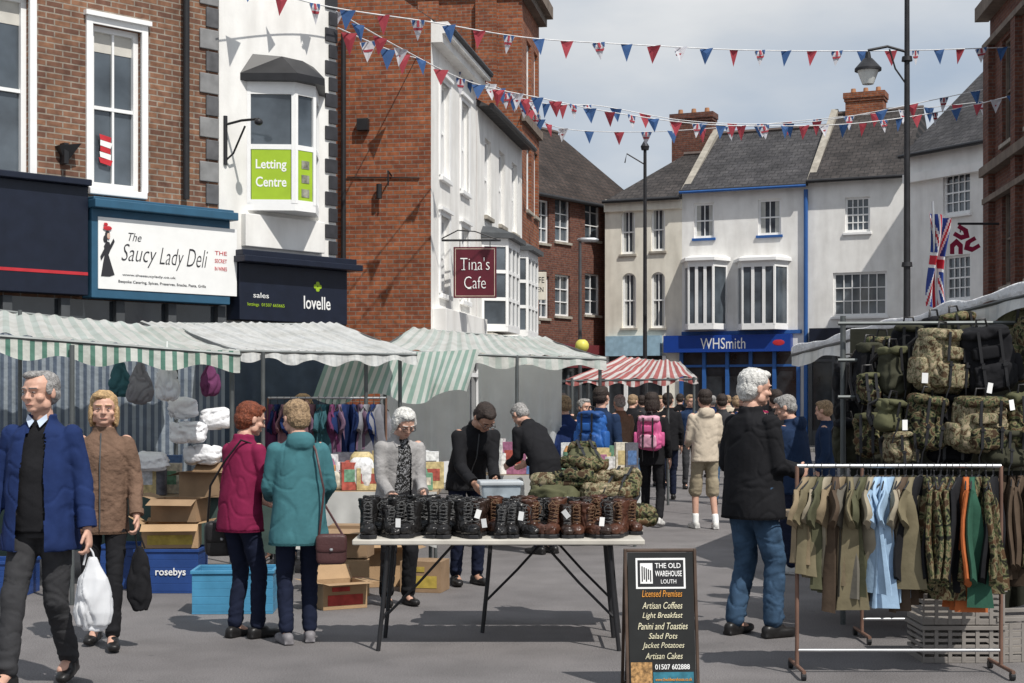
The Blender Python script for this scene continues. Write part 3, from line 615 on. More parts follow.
# ------------------------------------------------------------ bunting
BF=[mat('bunting_red',(.40,.06,.08),.8,.1,trans=.3),mat('bunting_white',(.66,.66,.70),.8,.1,trans=.3),mat('bunting_blue',(.045,.11,.27),.8,.1,trans=.3)]
M_cord=mat('bunting_cord',(.7,.7,.7),.8)
def bunting(pts,sp,fw,fh,label):
    P3=[P(*q) for q in pts]; fine=[]
    n=len(P3)
    for i in range(n-1):
        p0=P3[max(i-1,0)];p1=P3[i];p2=P3[i+1];p3=P3[min(i+2,n-1)]
        for k in range(12):
            t=k/12; fine.append(.5*((2*p1)+(p2-p0)*t+(2*p0-5*p1+4*p2-p3)*t*t+(3*p1-p0-3*p2+p3)*t**3))
    fine.append(P3[-1]); o=fine[0]
    s=root('bunting',label,'bunting',Matrix.Translation(o),group='bunting strings across the street')
    mb=MB(); mb.tube([p-o for p in fine],.010,5); mb.obj('cord',M_cord,s)
    dist=0; nxt=sp*.5; k=random.randint(0,3)
    for i in range(len(fine)-1):
        a,b=fine[i],fine[i+1]; L=(b-a).length
        while nxt<dist+L:
            c=a+(b-a)*((nxt-dist)/L)-o; t=(b-a).normalized(); h=Vector((1,t.y*.3,0)).normalized(); 
            sw=random.uniform(-.6,.6); w=Vector((random.uniform(-.16,.16),random.uniform(-.2,.2),-1)).normalized()
            nrm=h.cross(w); h2=(h+nrm*sw+Vector((0,0,t.z))).normalized(); ff=fw*random.uniform(.8,1.08)
            col=k%3
            A=c-h2*ff/2; B=c+h2*ff/2; C=c+w*fh+nrm*random.uniform(-.08,.08); mid=(A+B+C)/3+nrm*random.uniform(-.05,.05)
            mb=MB(); 
            if col==1:
                mb.add([A,B,C,mid],[(0,1,3),(1,2,3),(2,0,3)],0)
                for sg in (-1,1):
                    oo=nrm*.012*sg+(mid-(A+B+C)/3)
                    e1,e2=A*.58+B*.42,A*.42+B*.58; mb.add([e1+oo*.4,e2+oo*.4,mid+h2*.02+oo,mid-h2*.02+oo],[(0,1,2,3)],1)
                    mb.add([A*.62+C*.38+oo,B*.62+C*.38+oo,B*.5+C*.5+oo,A*.5+C*.5+oo],[(0,1,2,3)],1)
                    mb.add([A*.92+B*.08+oo*.5,A*.65+B*.35+oo*.5,A*.7+C*.3+oo],[(0,1,2)],2); mb.add([B*.92+A*.08+oo*.5,B*.65+A*.35+oo*.5,B*.7+C*.3+oo],[(0,1,2)],2)
                me_m=[BF[1],BF[0],BF[2]]
            else:
                mb.add([A,B,C,mid],[(0,1,3),(1,2,3),(2,0,3)]); me_m=[BF[col]]
            mb.obj('flag',me_m,s); k+=1; nxt+=sp*random.uniform(.93,1.07)
        dist+=L
bunting([(232,-22,20),(320,5,21.5),(430,22,23),(530,38,24.5),(640,45,26),(742,50,27.5),(840,51,29),(930,50,30),(1040,46,32)],.66,.25,.30,'string of red white and blue triangular flags crossing the street')
bunting([(325,5,22),(400,48,23.5),(470,82,25),(540,98,26.5),(610,112,28),(700,124,29),(790,126,30),(870,122,31),(960,108,32),(1040,88,30)],.52,.24,.28,'long string of triangular flags drooping between the buildings')
bunting([(338,28,23),(395,52,25),(450,68,28),(520,98,33),(528,108,36),(560,128,39),(640,132,39),(740,126,38),(850,116,37),(1000,100,34)],.74,.29,.35,'string of small triangular flags in front of the far roofs')
bunting([(500,92,31),(548,104,34),(600,106,35),(680,120,35),(760,124,35),(840,118,34),(1000,86,33)],.72,.28,.33,'string of triangular flags running high along the terrace')
# ------------------------------------------------------------ people
SK=[mat('skin_light',(.56,.33,.245),.5,.10,scale=18,bump=.3,bscale=60),mat('skin_tan',(.44,.25,.175),.5,.10,scale=18,bump=.3,bscale=60)]
M_eye=mat('eye_white',(.32,.27,.25),.3,.02); M_iris=mat('iris_dark',(.03,.025,.02),.2,.1); M_lip=mat('lips',(.36,.16,.13),.5,.1)
def fab(name,col,var=.15,bump=.5,bs=30,rough=.9,bd=.005): return mat(name,col,rough,var,scale=9,bump=bump,bscale=bs,spec=.15,bdist=bd)
M_shoe=mat('black_leather_shoe',(.015,.014,.014),.4,.2); M_shoew=mat('pale_trainers',(.55,.54,.52),.6,.1)
def hairm(n,c,v): return mat(n,c,.6,v,scale=55,bump=1,bscale=110,bdist=.01)
HAIR={'grey':hairm('grey_hair',(.27,.26,.25),.55),'white':hairm('white_hair',(.58,.57,.54),.35),'blonde':hairm('blonde_hair',(.42,.28,.14),.5),
 'auburn':hairm('auburn_hair',(.17,.045,.02),.5),'brown':hairm('light_brown_hair',(.28,.19,.11),.5),'dark':hairm('dark_brown_hair',(.03,.02,.016),.4)}
def ik(a,t,l1,l2,pole):
    d=t-a; L=min(d.length,(l1+l2)*.995); dn=d.normalized(); t=a+dn*L
    x=(l1*l1-l2*l2+L*L)/(2*L); h=math.sqrt(max(0,l1*l1-x*x)); pv=pole-dn*pole.dot(dn)
    if pv.length<1e-5: pv=Vector((0,1,0))
    return a+dn*x+pv.normalized()*h, t
def sstep(x): x=max(0,min(1,x)); return x*x*(3-2*x)
def hand(mb,w,hd,pn,curl,big=1.0):
    hd=hd.normalized(); pn=(pn-hd*pn.dot(hd)).normalized(); lat=hd.cross(pn)
    if lat.y<0: lat=-lat
    R=Matrix((lat,hd,pn)).transposed()
    mb.sup(w+hd*.052,(.042*big,.058,.019*big),.75,14,R=R)
    for i,Ls in enumerate((.070,.080,.074,.056)):
        p=w+hd*.095+lat*(.031-.0205*i)*big; ang=curl*.4
        for k in range(3):
            dr=hd*math.cos(ang)+pn*math.sin(ang); q=p+dr*Ls*(.45,.32,.25)[k]; mb.caps(p,q,(.0098,.0092,.0085)[k]*big,(.0092,.0085,.0075)[k]*big,8); p=q; ang+=curl*(.8+.1*i)
    p=w+hd*.025+lat*.028*big; q=p+(hd*.65+lat*.7+pn*.25).normalized()*.042; mb.caps(p,q,.015*big,.0115*big,8); mb.caps(q,q+(hd*.9+lat*.2+pn*.35).normalized()*.034,.0115*big,.009*big,8)
def person(label,px,d,face,H=1.7,lean=0,hy=0,hp=0,wl=None,wr=None,fl=(-.10,0),fr=(.10,0),jk=None,tr=None,hair=('grey','short'),skin=0,near=True,inner=None,opn=None,shoe=None,w=1.0,curl=(.35,.35),glasses=False,collar=True,hood=False,elp=(-.25,-1,0),group=None,belly=0,fold=1.0,flare=0):
    s=H/1.75; M=TR(G(px,d),-rad(face)); rt=root('person',label,'person',M,group=group); S=lambda v:Vector(v)*s
    pel=Vector((0,0,.93)); la=rad(-lean)
    def T(p):
        p=Vector(p); k=sstep((p.z-.84)/.45); return Matrix.Translation(pel)@Matrix.Rotation(la*k,4,'X')@Matrix.Translation(-pel)@p
    nk=Vector((0,.0,1.50)); HM=Matrix.Translation(T(nk)+Vector((0,.008,-.018)))@Matrix.Rotation(la*.7,4,'X')@Matrix.Rotation(rad(-hy),4,'Z')@Matrix.Rotation(rad(hp),4,'X')@Matrix.Diagonal((1.10,1.06,1.02,1))@Matrix.Translation(-nk)
    def TH(p): return HM@Vector(p)
    shl=T((-.160*w,0,1.405)); shr=T((.160*w,0,1.405))
    wl=Vector(wl if wl else (-.225*w,.07,.89)); wr=Vector(wr if wr else (.225*w,.07,.89))
    el,wl=ik(shl,wl,.285,.255,Vector((elp[0],elp[1],elp[2]))); er,wr=ik(shr,wr,.285,.255,Vector((-elp[0],elp[1],elp[2])))
    def ft(f):
        return Vector((f[0],f[1],(f[2] if len(f)>2 else 0)+.085))
    al,ar=ft(fl),ft(fr); hl=Vector((-.085,0,.90)); hr=Vector((.085,0,.90)); kl,al=ik(hl,al,.42,.41,Vector((-.05,1,0))); kr,ar=ik(hr,ar,.42,.41,Vector((.05,1,0)))
    def tor(mb,rings,e=.88,n=26):
        rr=[]
        for (z_,rx,ry,yo) in rings:
            rr.append([S(T((q.x,q.y,q.z))) for q in mb.ringpts(Vector((0,yo,z_)),Vector((rx,0,0)),Vector((0,ry,0)),n,e)])
        mb.loft(rr)
    b=MB(); tor(b,[(.84,.12*w,.09,0),(.9,.145*w,.10,0),(1.05,.125*w,.09,0),(1.2,.135*w,.095,0),(1.34,.145*w,.09,0),(1.41,.12*w,.07,-.005),(1.46,.065,.055,-.01),(1.53,.053,.056,0)])
    def C(a,c,r0,r1): b.caps(S(a),S(c),r0*s,r1*s,12)
    for (h,k,a) in ((hl,kl,al),(hr,kr,ar)): C(h,k,.072,.050); C(k,a,.050,.035); C(a,a+Vector((0,.1,-.045)),.035,.03)
    for (sh,e_,w_) in ((shl,el,wl),(shr,er,wr)): C(sh,e_,.044,.038); C(e_,w_,.036,.026)
    tmp=MB()
    tmp.sup((0,-.002,1.668),(.074,.094,.085),1,20,T=TH); tmp.sup((0,.018,1.602),(.060,.072,.074),.9,18,T=TH); tmp.sup((0,.066,1.552),(.030,.024,.020),1,10,T=TH)
    tmp.caps(TH((0,.086,1.652)),TH((0,.106,1.614)),.008,.0125,8)
    for sx in (-1,1):
        tmp.caps(TH((sx*.014,.089,1.664)),TH((sx*.046,.077,1.664)),.0085,.008,8); tmp.sup((sx*.045,.056,1.612),(.022,.026,.022),1,10,T=TH); tmp.sup((sx*.011,.098,1.612),(.008,.010,.007),1,8,T=TH)
        tmp.sup((sx*.077,-.004,1.632),(.010,.02,.032),1,10,T=TH); tmp.sup((sx*.055,.02,1.575),(.014,.03,.028),1,10,T=TH)
    tmp.caps(TH((-.018,.084,1.578)),TH((.018,.084,1.578)),.009,.009,8)
    tmp.caps(T((0,-.012,1.45)),TH((0,-.005,1.56)),.058,.055,12)
    hdl=(wl-el).normalized(); hdr=(wr-er).normalized(); hand(tmp,wl,hdl,Vector((1,.15,0)),curl[0]); hand(tmp,wr,hdr,Vector((-1,.15,0)),curl[1])
    b.add([v*s for v in tmp.v],tmp.f)
    remesh(b,'body',SK[skin],(.0062 if near else .0105),rt,sm=1)
    if near or (90<face<270):
        for sx in (-1,1):
            e=MB(); e.sup((0,0,0),(.0115,.006,.0042),1,10); e.v=[TH(Vector((sx*.031,.0885,1.644))+v)*s for v in e.v]; eo=e.obj('eye',M_eye,rt,smooth=True)
            e=MB(); e.sup((0,0,0),(.0055,.004,.0042),1,8); e.v=[TH(Vector((sx*.031,.0925,1.644))+v)*s for v in e.v]; e.obj('iris',M_iris,eo)
            e=MB(); e.caps(TH((sx*.014,.0965,1.666))*s,TH((sx*.048,.084,1.666))*s,.004*s,.003*s,6); e.obj('eyebrow',HAIR[hair[0]],rt)
        e=MB(); e.sup((0,0,0),(.021,.006,.0042),1,10); e.v=[TH(Vector((0,.0925,1.578))+v)*s for v in e.v]; e.obj('mouth',M_lip,rt,smooth=True)
    if glasses:
        e=MB()
        for sx in (-1,1):
            pts=[TH((sx*.033+.022*math.cos(t),.110,1.640+.016*math.sin(t)))*s for t in [2*math.pi*k/12 for k in range(13)]]; e.tube(pts,.0025*s,5)
            e.tube([TH((sx*.055,.108,1.642))*s,TH((sx*.082,.0,1.645))*s],.002*s,5)
        e.tube([TH((-.011,.110,1.642))*s,TH((.011,.110,1.642))*s],.002*s,5); e.obj('glasses',M_black,rt)
    hb=MB(); st=hair[1]
    if st=='short':
        hb.sup((0,-.015,1.684),(.081,.096,.083),1,18,T=TH); hb.sup((0,-.04,1.63),(.078,.066,.07),1,16,T=TH); hb.sup((0,.03,1.728),(.058,.062,.034),1,14,T=TH)
        for sx in (-1,1): hb.sup((sx*.072,.012,1.665),(.012,.03,.035),1,10,T=TH)
    elif st=='thin':
        hb.sup((0,-.026,1.678),(.081,.09,.082),1,18,T=TH); hb.sup((0,-.045,1.63),(.079,.062,.068),1,16,T=TH); hb.sup((.012,.028,1.733),(.054,.062,.026),1,14,T=TH)
        for sx in (-1,1): hb.sup((sx*.073,.014,1.660),(.012,.032,.040),1,10,T=TH)
    elif st=='full':
        hb.sup((0,-.02,1.688),(.089,.098,.086),1,18,T=TH); hb.sup((0,-.045,1.63),(.086,.072,.082),1,16,T=TH); hb.sup((0,.035,1.732),(.060,.058,.030),1,14,T=TH); hb.sup((0,-.055,1.575),(.06,.045,.03),1,12,T=TH)
    elif st=='bob':
        hb.sup((0,-.018,1.69),(.090,.098,.084),1,18,T=TH); hb.sup((0,-.05,1.62),(.090,.075,.095),1,16,T=TH)
        for sx in (-1,1): hb.sup((sx*.077,-.005,1.64),(.022,.055,.065),1,14,T=TH)
        hb.sup((0,.04,1.73),(.060,.05,.032),1,12,T=TH)
    elif st=='long':
        hb.sup((0,-.018,1.688),(.088,.096,.084),1,18,T=TH); hb.sup((0,-.055,1.6),(.086,.065,.13),1,16,T=TH)
        for sx in (-1,1): hb.sup((sx*.075,.0,1.60),(.020,.040,.09),1,14,T=TH)
        hb.sup((.015,.045,1.728),(.055,.05,.030),1,12,T=TH)
    hb.v=[v*s for v in hb.v]; remesh(hb,'hair',HAIR[hair[0]],.0065,rt,sm=1,amp=.005 if st in('bob','full','long') else .003,freq=(45,45,16),ridge=.6)
    if tr:
        tm,tk,te=tr; t=MB(); vx=.010 if near else .015
        tor(t,[(.83,.148*w*tk,.115,0),(.88,.158*w*tk,.12,0),(.95,.155*w*tk,.12+belly*.5,belly*.4),(1.03,.145*w*tk,.11+belly*.6,belly*.5)],.9)
        for (h,k,a) in ((hl,kl,al),(hr,kr,ar)):
            h2=h+Vector((0,0,-.02)); r1,r2,r3=.088*tk,.064*tk,.056*tk
            t.caps(S(h2),S(k),r1*s,r2*s,16)
            if te<.4: t.caps(S(k),S(a+(k-a).normalized()*te),r2*s,r3*s,16); t.sup(S(a+(k-a).normalized()*.05+Vector((0,.012,0))),(.058*tk*s,.062*tk*s,.03*s),1,14)
            else: t.caps(S(h2*.3+k*.7),S(k+(a-k)*.05),.085*s,.088*s,16)
        remesh(t,'trousers',tm,vx,rt,sm=2,amp=.0058*s,freq=(7,7,13),ridge=.8)
        if te>.4:
            for a,k in ((al,kl),(ar,kr)):
                q=MB(); q.caps(S(a),S(a+(k-a)*.2),.043*s,.046*s,10); remesh(q,'sock',M_tin,.012,rt,sm=1)
    for f,a in ((fl,al),(fr,ar)):
        sh=MB(); tilt=(f[2] if len(f)>2 else 0); yaw=-.15 if f is fl else .15
        RM=Matrix.Translation(a)@Matrix.Rotation(-yaw,4,'Z')@Matrix.Rotation(-tilt*5,4,'X')@Matrix.Translation(-Vector((0,0,.085)))
        sh.sup((0,-.02,.045),(.041,.062,.045),.8,14); sh.sup((0,.09,.034),(.046,.105,.034),.75,14); sh.sup((0,.03,.055),(.038,.07,.042),.9,14); sh.box((-.036,-.075,.0),(.036,.08,.022))
        sh.v=[RM@v*s for v in sh.v]
        for v in sh.v: v.z=max(v.z,.002)
        remesh(sh,'shoe',shoe or M_shoe,.008,rt,sm=1,clampz=True)
    if inner:
        q=MB(); im,z0_=inner; rr=[(z0_,.142*w,.112+belly,belly*.5),((z0_+1.2)/2,.14*w,.112+belly,belly*.5),(1.2,.145*w,.112+belly*.6,belly*.3),(1.32,.15*w,.106,0),(1.40,.135*w,.09,-.005),(1.45,.085,.07,-.01),(1.475,.066,.066,-.008)]
        tor(q,rr); remesh(q,'jumper',im,.011,rt,sm=1,amp=.004,freq=(7,7,11),ridge=.6)
    if jk:
        jm,hem,bulk,nm=jk; j=MB(); vx=.0092 if near else .014; k=bulk
        rings=[(hem,(.160+flare)*w*k,.122*k+belly+flare,belly*.5),(hem+.04,(.160+flare)*w*k,.122*k+belly+flare,belly*.5),((hem+1.2)/2,(.150+flare*.5)*w*k,.118*k+belly+flare*.4,belly*.5),(1.2,.150*w*k,.116*k+belly*.6,belly*.3),(1.32,.155*w*k,.112*k,0),(1.39,.150*w*k,.098*k,-.005),(1.435,.120*w,.082*k,-.01),(1.470,.078,.070,-.01),(1.50,.070,.066,-.005)]
        tor(j,rings)
        for (sh,e_,w_) in ((shl,el,wl),(shr,er,wr)):
            j.caps(S(sh+Vector((0,0,-.022))),S(sh*.5+e_*.5),.058*k*s,.055*k*s,14); j.caps(S(sh*.5+e_*.5),S(e_),.055*k*s,.050*k*s,14)
            we=w_-(w_-e_).normalized()*.01; j.caps(S(e_),S(e_*.25+we*.75),.050*k*s,.044*k*s,14); j.cyl(S(e_*.4+we*.6),S(we),.045*k*s,.042*k*s,14)
        if collar: 
            j.loft([[S(T(q)) for q in j.ringpts(Vector((0,-.012,z_)),Vector((rr_,0,0)),Vector((0,rr_*.95,0)),18)] for z_,rr_ in ((1.44,.088),(1.475,.082),(1.505,.080),(1.51,.060),(1.46,.055))])
        if hood: j.sup((0,-.095,1.45),(.105,.055,.075),.9,14,T=lambda q:S(T(q)))
        cf=None
        if opn:
            w0,w1,zb_=opn
            def cf(c):
                c=c/s; 
                if c.z<zb_: return False
                f_=(c.z-hem)/(1.5-hem); ww=w1+(w0-w1)*f_
                if c.z>1.40: ww=w0*.8
                return c.y>.0 and abs(c.x+.012)<ww and abs(c.x)<.11
        remesh(j,nm or 'jacket',jm,vx,rt,sm=2,amp=.0055*s*fold,freq=(7,7,6.5),ridge=.9,cut=cf)
        if near:
            q=MB()
            for z_ in (hem+.02,):
                q.loft([[S(T(v)) for v in q.ringpts(Vector((0,belly*.5,hem+dz)),Vector(((.160+flare)*w*k+.003,0,0)),Vector((0,.122*k+belly+flare+.003,0)),30,.88)] for dz in (-.004,.008,.008,-.004)],cap=False) if not opn else None
            for (e_,w_) in ((el,wl),(er,wr)):
                we=w_-(w_-e_).normalized()*.01; dn=(we-e_).normalized(); q.cyl(S(we-dn*.035),S(we+dn*.002),.0455*k*s,.0445*k*s,16)
            q.obj('cuff',jm,rt,smooth=True)
        if not opn and near:
            q=MB(); pts=[]
            for i in range(14):
                z_=hem+.03+(1.46-hem-.03)*i/13; ry=.122*k+belly if z_<1.25 else .122*k+belly-(z_-1.25)*.28
                pts.append(S(T((.01,ry+.006+(belly*.5 if z_<1.2 else 0),z_))))
            q.tube(pts,.005*s,6); q.obj('zip',M_dgrey,rt)
    return dict(root=rt,M=M,s=s,wl=M@(wl*s),wr=M@(wr*s),hl=M@((wl+hdl*.1)*s),hr=M@((wr+hdr*.1)*s),W=lambda v:M@(T(v)*s),L=lambda v:M@(Vector(v)*s),H=lambda v:TH(v)*s)
F_navy=fab('navy_jacket_cloth',(.014,.028,.095)); F_blk=fab('black_cloth',(.014,.014,.016)); F_char=fab('charcoal_trousers',(.04,.04,.043)); F_brn=fab('brown_quilted_cloth',(.16,.10,.070),bump=1,bs=18,bd=.02)
F_mag=fab('magenta_jacket_cloth',(.20,.016,.058)); F_teal=fab('teal_coat_cloth',(.05,.15,.17)); F_jean=fab('blue_denim',(.045,.085,.145),var=.4); F_navt=fab('dark_navy_trousers',(.012,.016,.035))
F_wht=fab('grey_knit_cardigan',(.30,.29,.285),var=.3,bump=1,bs=60); F_bei=fab('beige_hoodie',(.55,.47,.37)); F_kha=fab('khaki_shorts',(.32,.27,.19)); F_dkb=fab('dark_blue_coat',(.015,.03,.07)); F_patt=camo('black_white_print',[(.02,.02,.02),(.03,.03,.03),(.35,.35,.36),(.02,.02,.02)],40)
ppl={}
ppl['m1']=person('older man walking in open navy jacket, black jumper and charcoal trousers',42,8.35,188,1.77,hy=16,hp=-3,wl=(-.28,.04,.88),wr=(.27,.10,.90),fl=(-.07,-.20,.04),fr=(.09,.24),jk=(F_navy,.76,1.18,None),tr=(F_char,1.08,.03),hair=('grey','thin'),inner=(F_blk,.86),opn=(.055,.085,.5),belly=.025,w=1.06,curl=(1.0,.6),flare=.012)
sh=ppl['m1']; q=MB(); 
for sx in (-1,1): q.add([Vector((sx*.008,.078,1.468)),Vector((sx*.055,.058,1.505)),Vector((sx*.062,.063,1.475)),Vector((sx*.03,.092,1.432))],[(0,1,2,3)]); 
q.v=[v*sh['s'] for v in q.v]; q.obj('shirt_collar',mat('pale_blue_shirt',(.5,.58,.7),.8),sh['root'])
ppl['w2']=person('blonde woman in brown jacket carrying a folded black bag',104,9.75,172,1.66,hy=-6,wl=(-.23,.12,.90),wr=(.2,.02,.90),jk=(F_brn,.78,1.12,None),tr=(F_blk,.95,.03),hair=('blonde','long'),fl=(-.08,.16),fr=(.08,-.14,.02),curl=(1.0,.6),w=.93)
ppl['w3']=person('woman with auburn hair in magenta jacket and dark trousers browsing',240,10.05,40,1.59,wl=(-.14,.30,1.02),wr=(.18,.30,1.04),hy=18,hp=-12,lean=5,jk=(F_mag,.80,1.12,None),tr=(F_navt,1.0,.03),hair=('auburn','full'),w=1.0,fl=(-.09,.02),fr=(.08,.1),curl=(.7,.7),flare=.012)
ppl['w4']=person('woman with light brown hair in teal hooded coat seen from behind',299,9.85,-18,1.60,hy=-20,wl=(-.16,.30,1.05),wr=(.20,.26,1.0),hp=-12,lean=4,jk=(F_teal,.72,1.18,None),tr=(F_navt,1.0,.03),hair=('brown','full'),hood=True,w=1.02,fl=(-.09,.0),fr=(.09,.06),curl=(.7,.7),shoe=mat('grey_trainers',(.2,.19,.2),.6),flare=.02)
ppl['w5']=person('grey haired woman in glasses wearing grey cardigan over dark print top',397,11.7,158,1.56,lean=10,hy=-8,hp=-24,wl=(-.12,.36,1.00),wr=(.16,.34,.98),jk=(F_wht,.80,1.14,None),inner=(F_patt,.72),opn=(.05,.09,.5),tr=(F_blk,1.15,.03),hair=('white','bob'),glasses=True,w=1.04,curl=(.8,.8),flare=.02)
ppl['m6']=person('stallholder in dark jacket leaning forward and looking down at the stall',466,13.0,158,1.72,lean=32,hp=-30,hy=-10,wl=(-.06,.55,.95),wr=(.12,.52,.92),jk=(F_blk,.84,1.14,None),tr=(F_navt,1.0,.03),hair=('dark','short'),skin=1,glasses=True,curl=(.7,.7))
ppl['m7']=person('white haired man in black jacket and jeans by the clothes rail',752,10.15,56,1.81,hy=18,hp=-6,wl=(-.18,.22,1.04),wr=(.14,.28,1.08),jk=(F_blk,.78,1.22,None),tr=(F_jean,1.2,.03),hair=('white','full'),fl=(-.13,-.04),fr=(.12,.07),w=1.08,belly=.025,curl=(.8,.8),flare=.008)
ppl['m8']=person('man in dark blue coat and glasses looking at stall goods',798,13.8,-50,1.66,hy=-20,hp=-12,lean=8,wl=(-.12,.34,1.05),wr=(.16,.32,1.05),jk=(F_dkb,.78,1.14,None),tr=(F_navt,1.05,.03),hair=('grey','short'),glasses=True,hood=True,shoe=M_shoew)
ppl['p9']=person('person in beige hoodie and khaki shorts seen from behind',705,18.6,-8,1.74,jk=(F_bei,.84,1.10,'hoodie'),tr=(F_kha,1.05,.6),hair=('dark','short'),hood=True,shoe=M_shoew,near=False,wl=(-.15,.28,1.05),wr=(.15,.28,1.05),fl=(-.1,.08),fr=(.12,-.06))
ppl['p10']=person('woman in black clothes carrying a pink backpack',652,19.0,14,1.70,jk=(F_blk,.80,1.08,None),tr=(F_blk,1.0,.03),hair=('dark','long'),near=False,fl=(-.12,.2),fr=(.12,-.18,.04),shoe=M_shoew,w=.97)
ppl['p11']=person('man in navy top with a bright blue backpack',601,17.0,30,1.76,jk=(F_dkb,.84,1.1,None),tr=(F_jean,1.0,.03),hair=('dark','short'),near=False,w=1.08)
ppl['p12']=person('man in black coat bending over the stall goods',546,15.6,-40,1.70,lean=34,hp=-20,wl=(-.1,.5,.95),wr=(.16,.5,.95),jk=(F_blk,.80,1.15,None),tr=(F_navt,1.05,.03),hair=('grey','short'),near=False,w=1.1)
ppl['p13']=person('person in dark blue jacket standing among the stalls',568,17.5,-30,1.66,jk=(F_navy,.80,1.12,None),tr=(F_navt,1.0,.03),hair=('brown','short'),near=False,lean=8)
F_olv=fab('olive_coat',(.12,.12,.08))
far=[(584,19,150,1.62,F_blk,'grey','short','person in black coat facing the street'),(668,24,0,1.72,F_blk,'dark','short','person in black walking away between the stalls'),(690,27,170,1.70,F_dkb,'brown','short','person in dark blue coat walking toward the market'),(722,23,10,1.70,F_char,'dark','short','person in charcoal coat in the crowd'),
 (738,28,-20,1.68,F_blk,'brown','bob','woman in black coat in the crowd'),(776,19,-10,1.74,F_blk,'dark','short','man in black jacket near the stall'),(712,31,0,1.7,F_navy,'grey','short','person in navy coat further along the street'),(759,33,180,1.66,F_mag,'blonde','bob','woman in red coat further along the street'),
 (642,30,0,1.7,F_char,'dark','short','person in grey coat by the striped stall'),(620,22,-20,1.68,F_brn,'grey','short','person in brown jacket browsing a stall'),(303,15.0,170,1.66,F_char,'blonde','bob','stallholder with blonde hair behind the clothes'),(826,16.5,-70,1.6,F_dkb,'brown','short','person in dark coat beside the bag stall'),(680,34,10,1.75,F_blk,'dark','short','person in black at the far end of the street'),(728,36,0,1.72,F_bei,'brown','short','person in beige at the far end of the street'),
 (745,24,-30,1.72,F_navy,'dark','short','man in navy jacket beside the bag stall'),(632,26,20,1.70,F_blk,'brown','short','person in black by the red striped stall'),(874,12.6,-100,1.60,F_olv,'grey','short','person in olive coat under the bag stall canopy'),
 (505,18.2,165,1.66,F_char,'grey','short','person in charcoal coat behind the plastic sheet'),(530,19.5,20,1.68,F_navy,'brown','short','shopper in navy behind the far stall table'),(562,21,-160,1.7,F_blk,'dark','short','shopper in black by the striped stall'),(660,28,180,1.68,F_bei,'brown','bob','woman in beige coat walking toward the market')]
for i,(px,d,fc,H,jm,hc,hs,lb) in enumerate(far):
    person(lb,px,d,fc,H,jk=(jm,.80,1.10,None),tr=(random.choice([F_navt,F_blk,F_jean,F_char]),1.0,.03),hair=(hc,hs),near=False,fl=(-.10,random.uniform(-.15,.18)),fr=(.10,random.uniform(-.15,.15)),w=random.uniform(.94,1.06),hy=random.uniform(-20,20),hp=random.uniform(-12,4),group='shoppers in the street')
# ------------------------------------------------------------ bags held / worn
def tube_obj(name,pts,r,m,parent,n=6):
    mb=MB(); mb.tube(pts,r,n); return mb.obj(name,m,parent,smooth=True)
M_pb=mat('white_plastic_bag',(.78,.79,.81),.35,.05,trans=.25)
h0=ppl['m1']['hl']; s=root('carrier_bag','crumpled white plastic carrier bag held in the man\'s hand','bag',TR(Vector((h0.x,h0.y,0)))); hz=h0.z
q=MB(); q.loft([[Vector((.02+rx*math.cos(t),ry*math.sin(t),hz-dz)) for t in [2*math.pi*k/16 for k in range(16)]] for dz,rx,ry in ((.06,.02,.02),(.11,.045,.03),(.17,.085,.05),(.27,.105,.065),(.36,.11,.07),(.43,.095,.06),(.46,.05,.04))])
remesh(q,'bag_body',M_pb,.009,s,sm=2,amp=.016,freq=(14,14,5),ridge=.9)
tube_obj('handle',[(-.03,0,hz-.10),(-.015,0,hz-.03),(0,0,hz+.0),(.02,0,hz-.03),(.04,0,hz-.10)],.006,M_pb,s)
def handbag(name,label,top,w_,h_,t_,m,strap,rz=0):
    s=root(name,label,'bag',TR(Vector((top.x,top.y,0)),rz)); zc=top.z-h_/2
    q=MB(); q.sup((0,0,zc),(w_/2,t_/2,h_/2),.35,20); q.obj('bag_body',m,s,smooth=True)
    q=MB(); q.sup((0,-t_*.12,zc+h_*.18),(w_/2*1.02,t_/2,h_*.3),.35,18); q.obj('flap',m,s,smooth=True)
    q=MB(); q.sup((0,-t_*.65,zc),(.012,.006,.012),1,8); q.obj('clasp',M_steel,s)
    inv=s.matrix_world.inverted(); q=MB(); q.tube([inv@Vector(p) for p in strap],.008,6); q.obj('strap',m,s,smooth=True)
    return s
M_lth=mat('dark_brown_leather',(.07,.03,.03),.45,.2,bump=.4); M_blth=mat('black_leather',(.015,.014,.015),.4,.2,bump=.4)
P_=ppl['w4']; a=P_['L']((.20,-.18,.80)); handbag('handbag','brown leather crossbody bag hanging at the hip',a,.20,.20,.07,M_lth,[a+Vector((-.08,0,-.02)),P_['W']((.15,-.17,1.1)),P_['W']((.10,-.15,1.38)),P_['W']((.08,.0,1.49)),P_['W']((.16,.14,1.3)),P_['W']((.2,.1,1.0)),a+Vector((.08,0,-.02))],.1)
P_=ppl['w3']; a=P_['L']((-.22,.0,.86)); handbag('handbag','black shoulder bag hanging at the side of the magenta jacket',a,.22,.24,.09,M_blth,[a+Vector((-.09,0,-.02)),P_['W']((-.17,-.15,1.12)),P_['W']((-.02,-.16,1.30)),P_['W']((.10,-.12,1.46)),P_['W']((.10,.1,1.42)),P_['W']((-.1,.16,1.15)),a+Vector((.09,0,-.02))],.3)
s=root('shopping_bag','folded black cloth shopping bag held by the woman','bag',TR(Vector((ppl['w2']['hl'].x+.02,ppl['w2']['hl'].y,0)))); hh=s.matrix_world.inverted()@ppl['w2']['hl']; hz=hh.z
